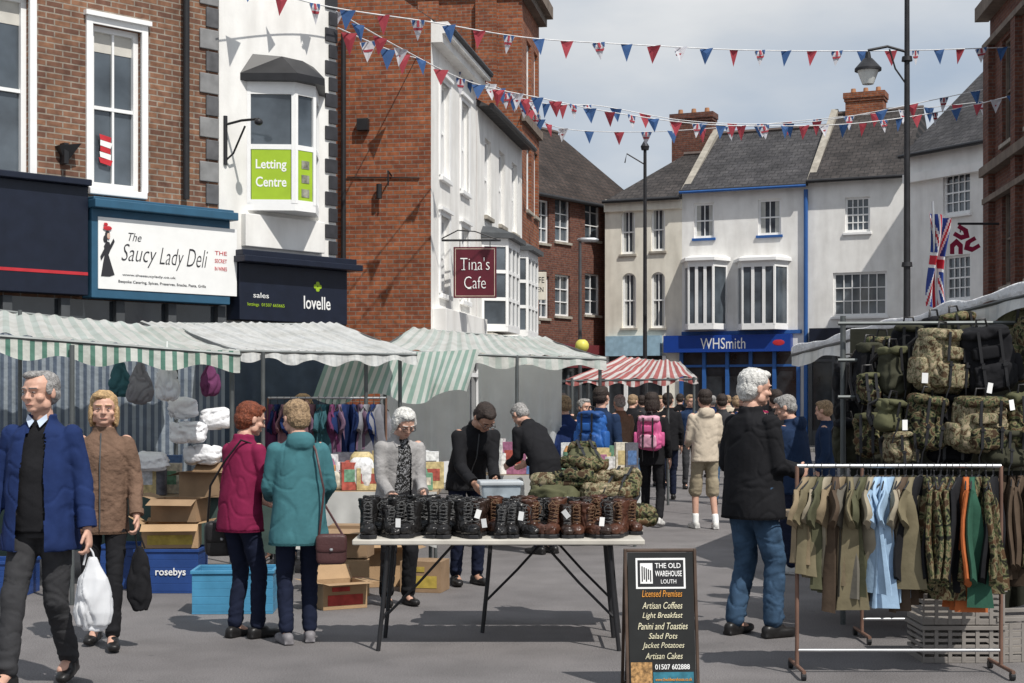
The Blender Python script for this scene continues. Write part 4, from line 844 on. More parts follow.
q=MB(); q.loft([[Vector((.0+rx*math.cos(t),ry*math.sin(t),hz-.1+z_-.62)) for t in [2*math.pi*k/14 for k in range(14)]] for z_,rx,ry in ((.62,.02,.02),(.55,.05,.03),(.4,.075,.04),(.28,.08,.045),(.2,.05,.03))]); remesh(q,'bag_body',F_blk,.01,s,sm=2,amp=.015,freq=(12,12,5),ridge=.5)
tube_obj('handle',[(-.02,0,hz-.12),(hh.x-.01,0,hz-.04),(hh.x,0,hz),(hh.x+.02,0,hz-.04),(.03,0,hz-.12)],.006,F_blk,s)
def backpack(label,M,w_,h_,t_,m1,m2,group=None,name='rucksack',soft=False):
    s=root(name,label,'bag',M,group=group); e_=random.uniform(.5,.75) if soft else random.uniform(.3,.45)
    q=MB(); q.sup((0,0,h_*.48),(w_/2,t_/2,h_/2),e_,24); q.sup((random.uniform(-.1,.1)*w_,-t_*.1,h_*.28),(w_*.5,t_*.55,h_*.26),.6,18); q.sup((random.uniform(-.1,.1)*w_,0,h_*.75),(w_*.44,t_*.5,h_*.22),.6,18)
    remesh(q,'main_bag',m1,.014,s,sm=1,amp=.020 if soft else .013,freq=(8,8,8),ridge=.8)
    if not soft:
        q=MB(); q.sup((0,-t_*.55,h_*.27),(w_*.36,t_*.25,h_*.2),.35,18); remesh(q,'front_pocket',m2,.012,s,sm=1,amp=.01,freq=(9,9,9),ridge=.6)
        q=MB(); q.sup((random.uniform(-.1,.1)*w_,-t_*.5,h_*.64),(w_*.28,t_*.18,h_*.10),.35,18); q.obj('front_pocket',m1,s,smooth=True)
    q=MB(); q.sup((0,-t_*.08,h_*.93),(w_*.47,t_*.58,h_*.10),.5,18); remesh(q,'top_flap',m2,.012,s,sm=1,amp=.012,freq=(9,9,9),ridge=.7)
    q=MB(); q.tube([(-.04,0,h_),(-.03,0,h_+.06),(.03,0,h_+.06),(.04,0,h_)],.008,6); q.obj('carry_handle',M_blth,s,smooth=True)
    for sx in (-1,1):
        if not soft:
            q=MB(); q.sup((sx*w_*.54,0,h_*.33),(w_*.1,t_*.35,h_*.22),.4,14); q.obj('side_pocket',m1,s,smooth=True)
        q=MB(); q.tube([(sx*w_*.27,t_*.45,h_*.9),(sx*w_*.33,t_*.8,h_*.75),(sx*w_*.33,t_*.75,h_*.4),(sx*w_*.3,t_*.45,h_*.12)],.018,6); q.obj('strap',M_blth,s,smooth=True)
        q=MB(); q.box((sx*w_*.2-.010,-t_*.84,h_*.10),(sx*w_*.2+.010,-t_*.815,h_*.5)); q.box((sx*w_*.2-.010,-t_*.72,h_*.5),(sx*w_*.2+.010,-t_*.69,h_*.97)); q.box((sx*w_*.2-.016,-t_*.87,h_*.42),(sx*w_*.2+.016,-t_*.80,h_*.46)); q.tube([(sx*w_*.2,-t_*.83,h_*.1),(sx*w_*.24,-t_*.78,-h_*.05),(sx*w_*.22,-t_*.74,-h_*random.uniform(.1,.35))],.005,5); q.obj('buckle_strap',M_black,s)
    return s
def worn(P_,label,m1,m2,w_=.3,h_=.42,t_=.16):
    c=P_['W']((0,-.23,1.0)); backpack(label,TR(c,P_['root'].matrix_world.to_euler().z),w_,h_,t_,m1,m2,name='backpack')
worn(ppl['p10'],'pink backpack worn by a woman in black',mat('pink_nylon',(.55,.1,.25),.6,.1),mat('pale_pink_nylon',(.6,.3,.4),.6,.1))
worn(ppl['p11'],'bright blue backpack worn by a man in navy',mat('bright_blue_nylon',(.02,.10,.34),.6,.1),mat('deep_blue_nylon',(.015,.06,.2),.6,.1),.32,.46,.18)
# ------------------------------------------------------------ market stalls
M_pole=mat('stall_pole_grey',(.12,.13,.13),.5,.2,metal=.5)
S_grnV=stripes('green_white_stripe_valance',(.12,.27,.21),(.70,.72,.67),26,.40)
S_grnC=stripes('faded_green_stripe_canvas',(.30,.45,.39),(.68,.71,.67),20,.5,trans=.5)
S_grnL=stripes('pale_green_stripe_canvas',(.62,.69,.65),(.78,.79,.76),18,.45,trans=.4)
S_wht=stripes('white_ribbed_canvas',(.70,.72,.72),(.80,.81,.80),30,.3,trans=.35)
S_redC=stripes('red_white_stripe_canvas',(.50,.15,.14),(.74,.70,.68),15,.55)
S_tarp=stripes('grey_blue_stripe_tarp',(.10,.13,.18),(.28,.32,.36),34,.5,trans=.15)
M_sheet=mat('white_plastic_sheet',(.80,.82,.82),.4,.08,scale=3,trans=.6,bump=.5,bscale=4)
def bil(c,u,v): return c[0]*(1-u)*(1-v)+c[1]*u*(1-v)+c[2]*u*v+c[3]*(1-u)*v
def canopy(parent,c,m,inv,sag=.08,rib=14,ribh=.012,name='canopy'):
    def fn(u,v):
        p=bil(c,u,v).copy(); p.z-=sag*4*v*(1-v)*(.5+.5*math.sin(u*math.pi*3)**2)*.6+sag*.5*4*u*(1-u)*.6
        p.z+=ribh*math.sin(u*rib*2*math.pi)+.02*noise.noise(Vector((u*6,v*5,c[0].x))); return inv@p
    return cloth(name,fn,90,24,m,parent)
def drape(parent,a,b,h,m,inv,name='valance',amp=.02,waves=9,nu=80,nv=8,scal=0.03,lean=Vector((0,0,0))):
    def fn(u,v):
        p=a.lerp(b,u).copy(); L=(b-a); nrm=Vector((-L.y,L.x,0)).normalized(); off=.003+.012*v
        p+=nrm*(amp*v*math.sin(u*waves*2*math.pi+noise.noise(Vector((u*4,a.x,0)))*4)+amp*.5*v*noise.noise(Vector((u*waves*3,v*2,5)))-off)+lean*v
        p.z-=v*(h+scal*math.sin(u*waves*3)); p.z-=.03*math.sin(u*math.pi)*1; return inv@p
    return cloth(name,fn,nu,nv,m,parent)
def stall(label,corners,m,mv,vh,posts,base,rib=14,sag=.08,vm_sides=((0,1),(1,2))):
    s=root('market_stall',label,'market stall',TR(base)); inv=s.matrix_world.inverted()
    canopy(s,corners,m,inv,sag,rib)
    for i,j in vm_sides: drape(s,corners[i],corners[j],vh,mv,inv)
    for p in posts:
        q=MB(); q.cyl(inv@Vector((p.x,p.y,0)),inv@p,.02,n=8); q.obj('post',M_pole,s,smooth=True)
    q=MB()
    for i in range(4): q.tube([inv@(corners[i]-Vector((0,0,.03))),inv@(corners[(i+1)%4]-Vector((0,0,.03)))],.016,6)
    q.obj('frame',M_pole,s,smooth=True)
    return s,inv
cA=[P(-70,327,11.4),P(240,351,12.2),P(182,328,14.6),P(-50,302,14.2)]
sA,iA=stall('striped canvas market stall with scalloped green valance',cA,S_grnL,S_grnV,.15,[P(72,345,11.7),P(232,352,12.3),P(176,331,14.3),P(20,310,14.1)],G(90,13))
drape(sA,P(-30,330,14.9),P(225,345,15.1),1.5,S_tarp,iA,name='back_sheet',amp=.03,waves=14,nu=120)
cB=[P(236,348,14.0),P(416,352,15.0),P(336,322,18.0),P(140,321,17.2)]
sB,iB=stall('white canvas market stall with open front',cB,S_wht,S_wht,.10,[P(263,352,14.1),P(366,354,14.9),P(400,352,15.2),P(180,330,17)],G(290,16),rib=22)
drape(sB,P(150,330,17.0),P(345,332,17.8),1.3,mat('dark_blue_tarpaulin',(.05,.075,.11),.5,.2,bump=.5,bscale=6),iB,name='back_sheet',amp=.04,waves=9)
cC=[P(378,348,16.0),P(606,357,17.0),P(545,337,19.5),P(412,327,19.0)]
sC,iC=stall('green striped market stall with clear plastic side sheets',cC,S_grnL,S_grnL,.12,[P(517,355,16.6),P(385,352,16.1),P(600,358,17.0),P(545,340,19.2)],G(490,17.5))
drape(sC,P(330,350,15.6),P(480,349,16.4),.50,S_grnC,iC,name='striped_side_sheet',amp=.05,waves=4,scal=.06,lean=Vector((-.14,-.35,0)))
drape(sC,P(478,360,17.2),P(562,364,17.4),1.0,M_sheet,iC,name='plastic_sheet',amp=.05,waves=5)
drape(sC,P(380,378,17.2),P(470,374,17.4),1.0,M_sheet,iC,name='plastic_sheet',amp=.05,waves=5)
cD=[P(566,379,21.5),P(697,377,21.0),P(680,361,23),P(622,356,23)]
sD,iD=stall('small red and white striped market stall',cD,S_redC,S_redC,.07,[P(572,378,21.4),P(694,377,21.0),P(668,363,22.8)],G(635,22.3),rib=8,sag=.05)
cE=[P(792,352,14.6),P(1075,278,9.6),P(1120,292,13.0),P(840,345,17)]
sE,iE=stall('market stall hung with camouflage bags under a white canopy',cE,S_wht,S_wht,.13,[P(845,345,13.4),P(1060,290,10.0),P(1010,310,12.8)],G(950,12),rib=10,vm_sides=((0,1),))
def roll(u,v):
    p=cE[0].lerp(cE[1],u).copy(); r_=.045+.016*math.sin(u*31)+.02*noise.noise(Vector((u*17,v*2,0))); a=v*2*math.pi
    p+=Vector((0,-r_*math.cos(a)*1.1,r_*math.sin(a)*.9+.01+.02*noise.noise(Vector((u*9,3,1))))); return iE@p
cloth('rolled_cover',roll,110,12,mat('white_canvas_roll',(.74,.74,.75),.6,.12,trans=.1,bump=.8,bscale=14,bdist=.04),sE)
q=MB(); 
for z_ in (1.62,1.88,2.14): q.tube([iE@G(838,10.6,z_),iE@G(1060,10.45,z_)],.015,6)
q.tube([iE@G(843,10.7,0),iE@G(843,10.7,2.2)],.02,8); q.obj('hanging_bar',M_pole,sE,smooth=True)
q=MB(); q.box((-1.1,-.02,.72),(1.4,1.0,.76)); q.v=[iE@(v+G(960,10.6)) for v in q.v]; q.obj('table_top',mat('plywood',(.35,.26,.17),.8),sE)
F_dol=fab('dark_olive_cloth',(.022,.023,.017))
drape(sE,P(850,466,10.55),P(1075,468,10.45),.95,F_dol,iE,name='table_skirt',amp=.04,waves=10,scal=.02)
drape(sE,G(850,11.6,2.15),G(1090,11.5,2.25),1.4,F_dol,iE,name='back_sheet',amp=.03,waves=8)
C_wood=camo('woodland_camouflage',[(.022,.02,.014),(.09,.10,.045),(.20,.165,.095),(.09,.052,.028)],22)
C_mtp=camo('tan_green_camouflage',[(.08,.052,.03),(.24,.20,.125),(.12,.125,.07),(.33,.27,.18)],28)
C_dpm=camo('green_brown_camouflage',[(.013,.013,.011),(.07,.085,.04),(.17,.14,.08),(.055,.034,.02)],24)
M_ol=fab('olive_canvas',(.095,.095,.052)); M_olk=fab('dark_olive_canvas',(.045,.045,.03))
bags=[(938,335,10.2,.36,.42,.22,C_mtp,C_mtp,'tan camouflage rucksack hanging from the stall bar',0),(990,332,10.2,.36,.44,.22,F_blk,F_blk,'black rucksack hanging from the stall bar',0),(896,352,10.35,.22,.34,.18,M_olk,M_ol,'olive canvas haversack hanging from the stall bar',1),
(866,348,10.6,.18,.46,.16,F_blk,M_olk,'narrow black pack hanging at the stall end',1),(886,404,10.1,.22,.22,.15,M_ol,M_ol,'small olive shoulder bag hanging in a row',1),(920,400,10.1,.26,.36,.2,C_dpm,C_dpm,'woodland camouflage pack hanging low',1),
(978,402,10.0,.36,.36,.2,C_mtp,C_dpm,'large camouflage daysack hanging low',0),(1026,398,10.05,.28,.38,.2,C_wood,M_ol,'camouflage daypack at the stall end',1),(908,330,10.7,.22,.3,.16,F_blk,M_olk,'black and olive pack hanging behind',1),(962,318,10.8,.28,.36,.18,M_olk,C_wood,'dark olive rucksack hanging behind the others',0),
(868,418,10.4,.2,.30,.16,C_wood,M_ol,'camouflage side bag hanging at the corner',1),(1038,322,10.3,.34,.44,.2,C_wood,C_wood,'camouflage rucksack hanging at the stall end',0),(850,366,11.2,.22,.46,.18,F_blk,F_blk,'black holdall hanging at the corner',1),(950,432,10.2,.3,.24,.18,F_blk,M_ol,'black pack on the stall',1),
(880,342,10.95,.22,.34,.16,M_olk,C_dpm,'green camouflage pack hanging behind',1),(915,366,10.5,.18,.36,.16,F_blk,M_ol,'black pack squeezed between rucksacks',1),(966,366,10.45,.18,.42,.16,C_wood,F_blk,'slim camouflage pack squeezed between rucksacks',1),(1016,308,10.6,.3,.34,.18,M_ol,C_mtp,'olive rucksack hanging under the canopy',0),(902,436,10.1,.24,.22,.15,C_mtp,C_mtp,'small tan camouflage pouch bag',1),(1064,392,10.1,.3,.4,.2,F_blk,C_dpm,'black camouflage pack at the stall end',0),
(936,322,10.9,.22,.34,.16,F_blk,F_blk,'black daypack hanging at the back',1),(945,398,10.25,.16,.32,.14,F_blk,F_blk,'small black bag hanging in a gap',1),(1003,436,9.98,.28,.24,.18,M_olk,M_olk,'dark olive bag low on the stall',1),(848,424,10.9,.22,.34,.16,M_olk,F_blk,'olive bag at the corner of the stall',1),(870,378,10.35,.16,.22,.12,C_dpm,M_ol,'small camouflage pouch hanging at the corner',1)]
for i,(px,py,d,w_,h_,t_,m1,m2,lb,sf) in enumerate(bags):
    top=P(px,py,d); backpack(lb,Matrix.Translation((top.x,d,top.z-h_*1.0+.03))@Matrix.Rotation(random.uniform(-.7,.7),4,'Z')@Matrix.Rotation(random.uniform(-.16,.16),4,'Y')@Matrix.Rotation(random.uniform(-.12,.12),4,'X'),w_,h_,t_,m1,m2,group='camouflage bags hanging on the stall',soft=bool(sf))
def ptag(px,py,d,a,w_=.020,h_=.034,lb='small white price tag hanging from the goods'):
    t=MB(); t.box((-w_,0,-h_),(w_,.002,h_)); o=t.obj('price_tag',M_tin); o.matrix_world=Matrix.Translation(P(px,py,d))@Matrix.Rotation(a,4,'Y')@Matrix.Rotation(random.uniform(-.5,.5),4,'Z'); tag(o,lb,'price tag','white price tags on the goods')
for px,py,d in ((925,378,9.95),(990,388,9.85),(1012,405,9.8),(905,425,9.85)): ptag(px,py,d,random.uniform(-.3,.3))
# ------------------------------------------------------------ clothes rails
def rail(label,px0,px1,d,zt_):
    xl,xr=G(px0,d).x,G(px1,d).x; cx=(xl+xr)/2
    s=root('clothes_rail',label,'clothes rail',TR(Vector((cx,d,0)))); h_=(xr-xl)/2
    q=MB(); q.tube([(-h_,0,zt_),(h_,0,zt_)],.012,8); q.obj('rail_bar',M_steel,s,smooth=True)
    for x in (-h_,h_):
        q=MB(); q.cyl((x,0,.05),(x,0,zt_),.012,n=8); q.obj('upright',M_rust,s,smooth=True)
        q=MB(); q.cyl((x,-.22,.05),(x,.22,.05),.012,n=8); q.obj('foot',M_rust,s,smooth=True)
        for y in (-.2,.2):
            q=MB(); q.cyl((x-.012,y,.025),(x+.012,y,.025),.025,n=12); q.obj('castor',M_black,s)
    q=MB(); q.tube([(-h_,0,.14),(h_,0,.14)],.010,8); q.obj('lower_bar',M_steel,s,smooth=True)
M_rust=mat('rusty_rail_paint',(.16,.09,.065),.6,.3)
def garment(label,x,m,L,yaw,sw=.19,group='garments on the clothes rail',long_=False):
    g=root('hanging_garment',label,'clothes',TR(Vector((x,dR,0)),yaw),group=group); z0=zt-.075
    q=MB(); ph=random.random()*6; n=44
    def ring(z_,rx,ry,amp,dr=0,sh=0):
        out=[]
        for k in range(n):
            t=2*math.pi*k/n; ct,st=math.cos(t),math.sin(t)
            fo=amp*(math.sin(4*ct*2.2+ph)+.6*math.sin(9*ct+ph*2)+.4*math.sin(15*ct+ph*3))
            out.append(Vector((rx*ct+sh,ry*st+fo*.034,z_+dr*ct)))
        return out
    sl_=random.uniform(-.05,.05); sway=random.uniform(-.03,.03); tp=random.uniform(.72,.92)
    rs=[ring(z0+.012,.05,.026,0),ring(z0-.012,.08,.026,0),ring(z0-.05,sw*.75,.025,.15),ring(z0-.085,sw*.95,.025,.3)]
    for k in range(1,10): rs.append(ring(z0-.085-(L-.085)*k/9,sw*(.92-(1-tp)*math.sin(k/9*1.9)),.022+.006*math.sin(k+ph),.5+.14*k,sl_*k/9,sway*k/9))
    q.loft(rs)
    Ls=.5 if long_ else .17
    for sx in (-1,1):
        rr=[]
        for k in range(7):
            f_=k/6; c=Vector((sx*(sw-.06+.07*min(1,f_*1.5)),.014*math.sin(f_*5+ph),z0-.085-Ls*f_)); rr.append([c+Vector((.055*math.cos(t)*(1-.1*f_),.018*math.sin(t)*(1+.4*math.sin(3*t+ph)),.03*sx*math.cos(t)+.006*math.sin(2*t))) for t in [2*math.pi*j/14 for j in range(14)]])
        q.loft(rr)
    q.obj('cloth',m,g,smooth=True)
    q=MB(); q.tube([(-.16,0,z0-.055),(-.05,0,z0+.0),(0,0,z0+.022),(.05,0,z0+.0),(.16,0,z0-.055)],.005,6); q.tube([(0,0,z0+.018),(0,0,z0+.045),(.016,0,z0+.065),(.0,0,zt+.016),(-.016,0,zt)],.003,5); q.obj('hanger',M_black,g)
dR=8.75; zt=zp(466,dR)
rail('metal clothes rail on legs hung with shirts and trousers',797,1001,dR,zt)
tan=[fab('tan_shirt_cloth',(.25,.195,.125)),fab('stone_shirt_cloth',(.31,.27,.20)),fab('brown_shirt_cloth',(.085,.06,.042)),fab('khaki_shirt_cloth',(.17,.145,.09)),fab('grey_brown_cloth',(.13,.12,.10)),fab('olive_shirt_cloth',(.085,.085,.05))]
lblue=fab('light_blue_cloth',(.32,.45,.60)); orng=fab('orange_cloth',(.42,.12,.04)); dgrn=fab('dark_green_cloth',(.03,.09,.06))
gl=[(808,0,.52),(815,3,.58),(822,5,.66),(829,1,.56),(836,2,.72),(843,0,.6),(850,3,.74),(857,4,.7),(864,5,.64),(871,1,.58),(878,'b',.62),(885,'b',.74),(892,'b',.70),(899,1,.54),(906,2,.74),(913,3,.6),(920,'k',.6),(927,'c',.62),(934,'d',.66),(941,'k',.6),(947,'c',.70),(953,'d',.6),(960,'k',.68),(966,'o',.76),(972,'g',.74),(979,'d',.6),(986,'c',.64),(993,'k',.62)]
mm={'b':(lblue,'light blue'),'c':(C_wood,'camouflage'),'d':(C_dpm,'green camouflage'),'o':(orng,'orange'),'g':(dgrn,'dark green'),'k':(F_blk,'black')}
tn=['tan','stone coloured','dark brown','khaki','grey brown','olive']
for i,(px,k,L) in enumerate(gl):
    m_,cn=(tan[k],tn[k]) if isinstance(k,int) else mm[k]; lg=(not isinstance(k,int)) and k!='b'
    garment(cn+(' jacket' if lg else ' short sleeved shirt')+' on a hanger on the rail',G(px,dR).x,m_,L,math.pi/2+random.uniform(-.95,-.15),sw=.175,long_=lg)
dR=10.0; zt=1.16
rail('second clothes rail behind the first hung with dark jackets',862,1050,dR,zt)
for i in range(20): garment('dark jacket or camouflage top on the second rail',G(868,dR).x+.06*i,random.choice([F_blk,F_dol,C_dpm,M_olk,F_blk,C_wood,tan[2]]),random.uniform(.55,.8),math.pi/2+random.uniform(-.8,.2),sw=.19,group='garments on the second rail',long_=True)
def crate(label,pos,w_,d_,h_,m,rz=0,slats=True,group=None,name='plastic_crate'):
    s=root(name,label,'crate',TR(pos,rz),group=group)
    q=MB(); t=.012; q.box((-w_/2,-d_/2,0),(w_/2,d_/2,.015)); q.obj('base',m,s)
    q=MB(); n=5
    for a,b_,c,e in ((-w_/2,-d_/2,w_/2,-d_/2+t),(-w_/2,d_/2-t,w_/2,d_/2)):
        for k in range(n):
            z0=.015+(h_-.015)*k/n; q.box((a,b_,z0),(c,e,z0+(h_-.015)/n*(.55 if slats else 1)))
    for a,b_ in ((-w_/2,-w_/2+t),(w_/2-t,w_/2)):
        for k in range(n):
            z0=.015+(h_-.015)*k/n; q.box((a,-d_/2+t,z0),(b_,d_/2-t,z0+(h_-.015)/n*(.55 if slats else 1)))
    if slats:
        for k in range(7):
            x=-w_/2+w_*k/6; x0=max(-w_/2,x-.012); x1=min(w_/2,x+.012); q.box((x0,-d_/2-.004,.0),(x1,-d_/2-.0005,h_)); 
    q.box((-w_/2-.012,-d_/2-.012,h_),(w_/2+.012,-d_/2+t,h_+.025)); q.box((-w_/2-.012,d_/2-t,h_),(w_/2+.012,d_/2+.012,h_+.025)); q.box((-w_/2-.012,-d_/2+t,h_),(-w_/2+t,d_/2-t,h_+.025)); q.box((w_/2-t,-d_/2+t,h_),(w_/2+.012,d_/2-t,h_+.025))
    q.obj('side',m,s,bevel=.003); return s
M_cr=mat('dull_grey_plastic',(.24,.22,.20),.5,.15); M_crb=mat('blue_plastic',(.02,.06,.22),.4,.15,dirt=.2); M_crs=mat('sky_blue_plastic',(.07,.27,.45),.4,.15,dirt=.2)
for k in range(2): crate('dull grey slatted plastic crate stacked behind the clothes rail',G(955,9.3,.002+k*.232),.5,.36,.2,M_cr,group='stacked grey crates')
crate('dull grey slatted plastic crate beside the clothes rail',G(1020,9.35,0.002),.5,.36,.25,M_cr,.2,group='stacked grey crates')
# ------------------------------------------------------------ boot table
def ftable(label,x0,x1,y0,y1,zt_,m):
    s=root('folding_table',label,'table',TR(Vector(((x0+x1)/2,(y0+y1)/2,0)))); w_=(x1-x0)/2; d_=(y1-y0)/2
    q=MB(); q.box((-w_,-d_,zt_-.035),(w_,d_,zt_)); q.obj('table_top',m,s,bevel=.008)
    for sx in (-1,1):
        x=sx*(w_-.22); q=MB(); q.tube([(x+sx*.06,-d_+.06,.0),(x+sx*.03,-d_+.08,.3),(x,-d_+.08,zt_-.05)],.014,8); q.tube([(x+sx*.06,d_-.06,.0),(x+sx*.03,d_-.08,.3),(x,d_-.08,zt_-.05)],.014,8); q.tube([(x+sx*.045,-d_+.07,.18),(x+sx*.045,d_-.07,.18)],.011,6); q.tube([(x,-d_+.08,zt_-.055),(x,d_-.08,zt_-.055)],.012,6)
        q.tube([(x+sx*.04,0,.18),(x-sx*.18,0,.4),(x-sx*.42,0,zt_-.05)],.010,6)
        q.obj('leg',M_black,s,smooth=True)
    return s
M_ttop=mat('worn_table_laminate',(.56,.53,.47),.5,.12,dirt=.2)
tz=.715; xa,xb=G(352,9.5).x,G(645,9.5).x
ftable('long folding table with a row of leather boots on it',xa,xb,9.5,10.15,tz,M_ttop)
ftable('folding table piled with surplus clothing',G(460,10.5).x,G(640,10.5).x,10.25,10.95,tz,M_ttop)
def boot_mesh(lean=0,flop=0):
    q=MB(); q.sup((0,-.085,.047),(.050,.085,.042),.75,16); q.sup((0,.035,.06),(.046,.065,.055),.8,14)
    q.loft([q.ringpts(Vector((lean*(z_-.1),y+flop*(z_-.1),z_)),Vector((rx,0,0)),Vector((0,ry,0)),14) for z_,rx,ry,y in ((.05,.044,.065,.025),(.10,.044,.060,.03),(.14,.046,.057,.035),(.19,.052,.062,.038),(.232,.056,.066,.04),(.236,.046,.056,.04),(.19,.04,.05,.04))])
    return q
def boot(label,pos,rz,m,sc=1.0,lace=None,group='leather boots lined up on the table',lean=0,flop=0):
    s=root('boot',label,'boot',TR(pos,rz,sc),group=group)
    remesh(boot_mesh(lean,flop),'upper',m,.006,s,sm=1,amp=.007,freq=(20,20,25),ridge=.7)
    q=MB(); q.loft([[Vector((x,y,z_)) for x,y in ((-.036,.10),(.036,.10),(.042,.04),(.040,-.02),(.053,-.09),(.046,-.15),(.0,-.178),(-.046,-.15),(-.053,-.09),(-.040,-.02),(-.042,.04))] for z_ in (0.0,.024)]); q.obj('sole',M_black,s,bevel=.004)
    q=MB()
    for k in range(6):
        z_=.095+.023*k; y=-.030-.003*k+flop*(z_-.1) if k>0 else -.05; lx=lean*(z_-.1); q.tube([(lx-.026,y+.008,z_),(lx,y-.007,z_+.006),(lx+.026,y+.008,z_+.012)],.0030,5); q.tube([(lx+.026,y+.008,z_),(lx,y-.009,z_+.006),(lx-.026,y+.008,z_+.012)],.0030,5)
    q.tube([(0,-.05,.22),(.025,-.06,.19),(.015,-.058,.15)],.003,5); q.tube([(0,-.05,.22),(-.025,-.06,.195),(-.02,-.058,.165)],.003,5); q.obj('laces',lace or M_black,s)
    return s
M_bb=mat('polished_black_boot_leather',(.016,.015,.015),.3,.3,scale=12); M_br=mat('brown_boot_leather',(.075,.030,.018),.35,.45,scale=12); M_bd=mat('dark_brown_boot_leather',(.030,.017,.013),.35,.4,scale=12)
lg_=mat('grey_lace',(.09,.09,.09),.8); lb_=mat('brown_lace',(.16,.09,.05),.8)
protos=((M_bb,'black laced leather boot standing on the table',lg_),(M_br,'brown laced leather boot standing on the table',lb_),(M_bd,'dark brown laced leather boot standing on the table',lg_),(M_bb,'black laced leather boot leaning slightly on the table',lg_),(M_br,'scuffed brown leather boot leaning slightly on the table',lb_))
first={}; px=368
i=0
while px<632:
    k=(0,0,3)[i%3] if px<475 else (2 if px<500 else (3 if px<530 else ((1,4,2,1)[i%4])))
    pair=i%2; rz=random.uniform(-.1,.1)+(.5 if (i//2)%3==1 else (-.25 if (i//2)%3==2 else .05)); sc=random.uniform(.88,1.06)
    pos=Vector((G(px,9.72).x,9.69+.05*random.random(),tz+.001))
    if k not in first: first[k]=boot(protos[k][1],pos,rz,protos[k][0],sc,protos[k][2],lean=(.12 if k>2 else 0),flop=(.25 if k>2 else 0))
    else: copy_tree(first[k],TR(pos,rz,sc))
    px+= (9.5 if pair==0 else 12.5)+random.uniform(-.8,1.0); i+=1
for i in range(24):
    px=372+ (630-372)*i/23; k=(0,3)[i%2] if px<480 else (0,2,1)[i%3]; copy_tree(first.get(k,first[0]),TR(Vector((G(px,9.98).x+random.uniform(-.01,.01),9.97,tz+.001)),random.uniform(-.5,.5),random.uniform(.95,1.08)))
for px in (478,484,566,602,398,521): ptag(px,random.uniform(514,524),9.5,random.uniform(-.7,.7),w_=.017,h_=.028,lb='small white price tag tied to a boot')
def lump(name,label,pos,r_,m,amp=.03,rz=0,group=None,cat='clothes',vox=.016,fr=(5,5,12)):
    q=MB(); q.sup((0,0,r_[2]),r_,.55,20); q.sup((r_[0]*.5,-r_[1]*.3,r_[2]*.8),(r_[0]*.55,r_[1]*.6,r_[2]*.8),.7,14); q.sup((-r_[0]*.5,r_[1]*.1,r_[2]*1.1),(r_[0]*.5,r_[1]*.7,r_[2]*.8),.7,14)
    o=remesh(q,name,m,vox,None,sm=1,amp=amp,freq=fr,ridge=.9); o.matrix_world=TR(pos,rz); tag(o,label,cat,group); return o
pile=[(540,10.45,.0,.2,.18,.07,C_mtp),(588,10.42,.0,.2,.2,.09,C_dpm),(628,10.45,0,.16,.18,.08,C_wood),(557,10.5,.13,.19,.17,.08,M_ol),(603,10.5,.16,.2,.17,.08,C_mtp),(575,10.55,.27,.18,.16,.07,C_dpm),(606,10.6,.29,.17,.15,.06,C_mtp),(584,10.6,.39,.16,.14,.05,C_wood),(550,10.6,.27,.12,.13,.05,C_mtp),(470,10.4,.0,.10,.12,.06,F_blk)]
for (px,d,z_,rx,ry,rz_,m) in pile: lump('folded_clothing','crumpled camouflage or olive clothing heaped on the table',G(px,d,tz+z_),(rx,ry,rz_),m,rz=random.uniform(-.8,.8),group='surplus clothing piled on the table')
for px,d,z_,m1,m2,rz in ((560,10.35,.06,C_mtp,M_ol,.5),(617,10.4,.18,C_wood,C_mtp,-.4),(590,10.6,.36,M_ol,C_dpm,.2)):
    M_=TR(G(px,d,tz+z_+.03),rz)@Matrix.Rotation(rad(-62),4,'X'); backpack('small camouflage pack lying on the heap of clothing',M_,.24,.28,.13,m1,m2,group='packs lying on the table heap',soft=True)
def pbox(label,pos,w_,d_,h_,m,lid,rz=0,name='storage_box'):
    s=root(name,label,'box',TR(pos,rz)); q=MB()
    q.loft([[Vector((x*k,y*k,z_)) for x,y in ((-w_/2,-d_/2),(w_/2,-d_/2),(w_/2,d_/2),(-w_/2,d_/2))] for z_,k in ((0,.9),(h_,1.0))]); q.obj('box_body',m,s,bevel=.012)
    q=MB(); q.box((-w_/2-.012,-d_/2-.012,h_),(w_/2+.012,d_/2+.012,h_+.03)); q.obj('lid',lid,s,bevel=.008); return s
M_clr=mat('cloudy_clear_plastic',(.30,.34,.37),.2,.45,scale=7); M_lid=mat('pale_grey_plastic_lid',(.45,.48,.5),.4)
pbox('clear plastic storage box on the table behind the boots',G(500,10.45,tz+.001),.36,.30,.17,M_clr,M_lid)
pbox('smaller clear plastic box stacked on the storage box',G(500,10.47,tz+.204),.28,.24,.09,M_clr,M_lid,.1)
# ------------------------------------------------------------ A-board
s=root('chalkboard_sign','black pavement sign with dark frame listing cafe menu','sign',TR(G(660,8.35),rad(3))); w_=.405; h_=.78; tl=rad(9)
TMf=Matrix.Translation((0,-.115,0))@Matrix.Rotation(-tl,4,'X')
M_wood=mat('dark_stained_wood_frame',(.075,.048,.034),.5,.35,scale=10); M_chalk=mat('blackboard',(.012,.013,.013),.6,.3)
q=MB(); q.box((-w_/2+.02,-.006,.02),(w_/2-.02,.006,h_-.02),0,TMf); q.obj('board',M_chalk,s)
def fr_(T):
    q=MB(); q.box((-w_/2,-.012,0),(-w_/2+.016,.012,h_),0,T); q.box((w_/2-.016,-.012,0),(w_/2,.012,h_),0,T); q.box((-w_/2+.016,-.011,.0),(w_/2-.016,.011,.016),0,T); q.box((-w_/2+.016,-.011,h_-.016),(w_/2-.016,.011,h_),0,T); return q
fr_(TMf).obj('frame',M_wood,s,bevel=.003)
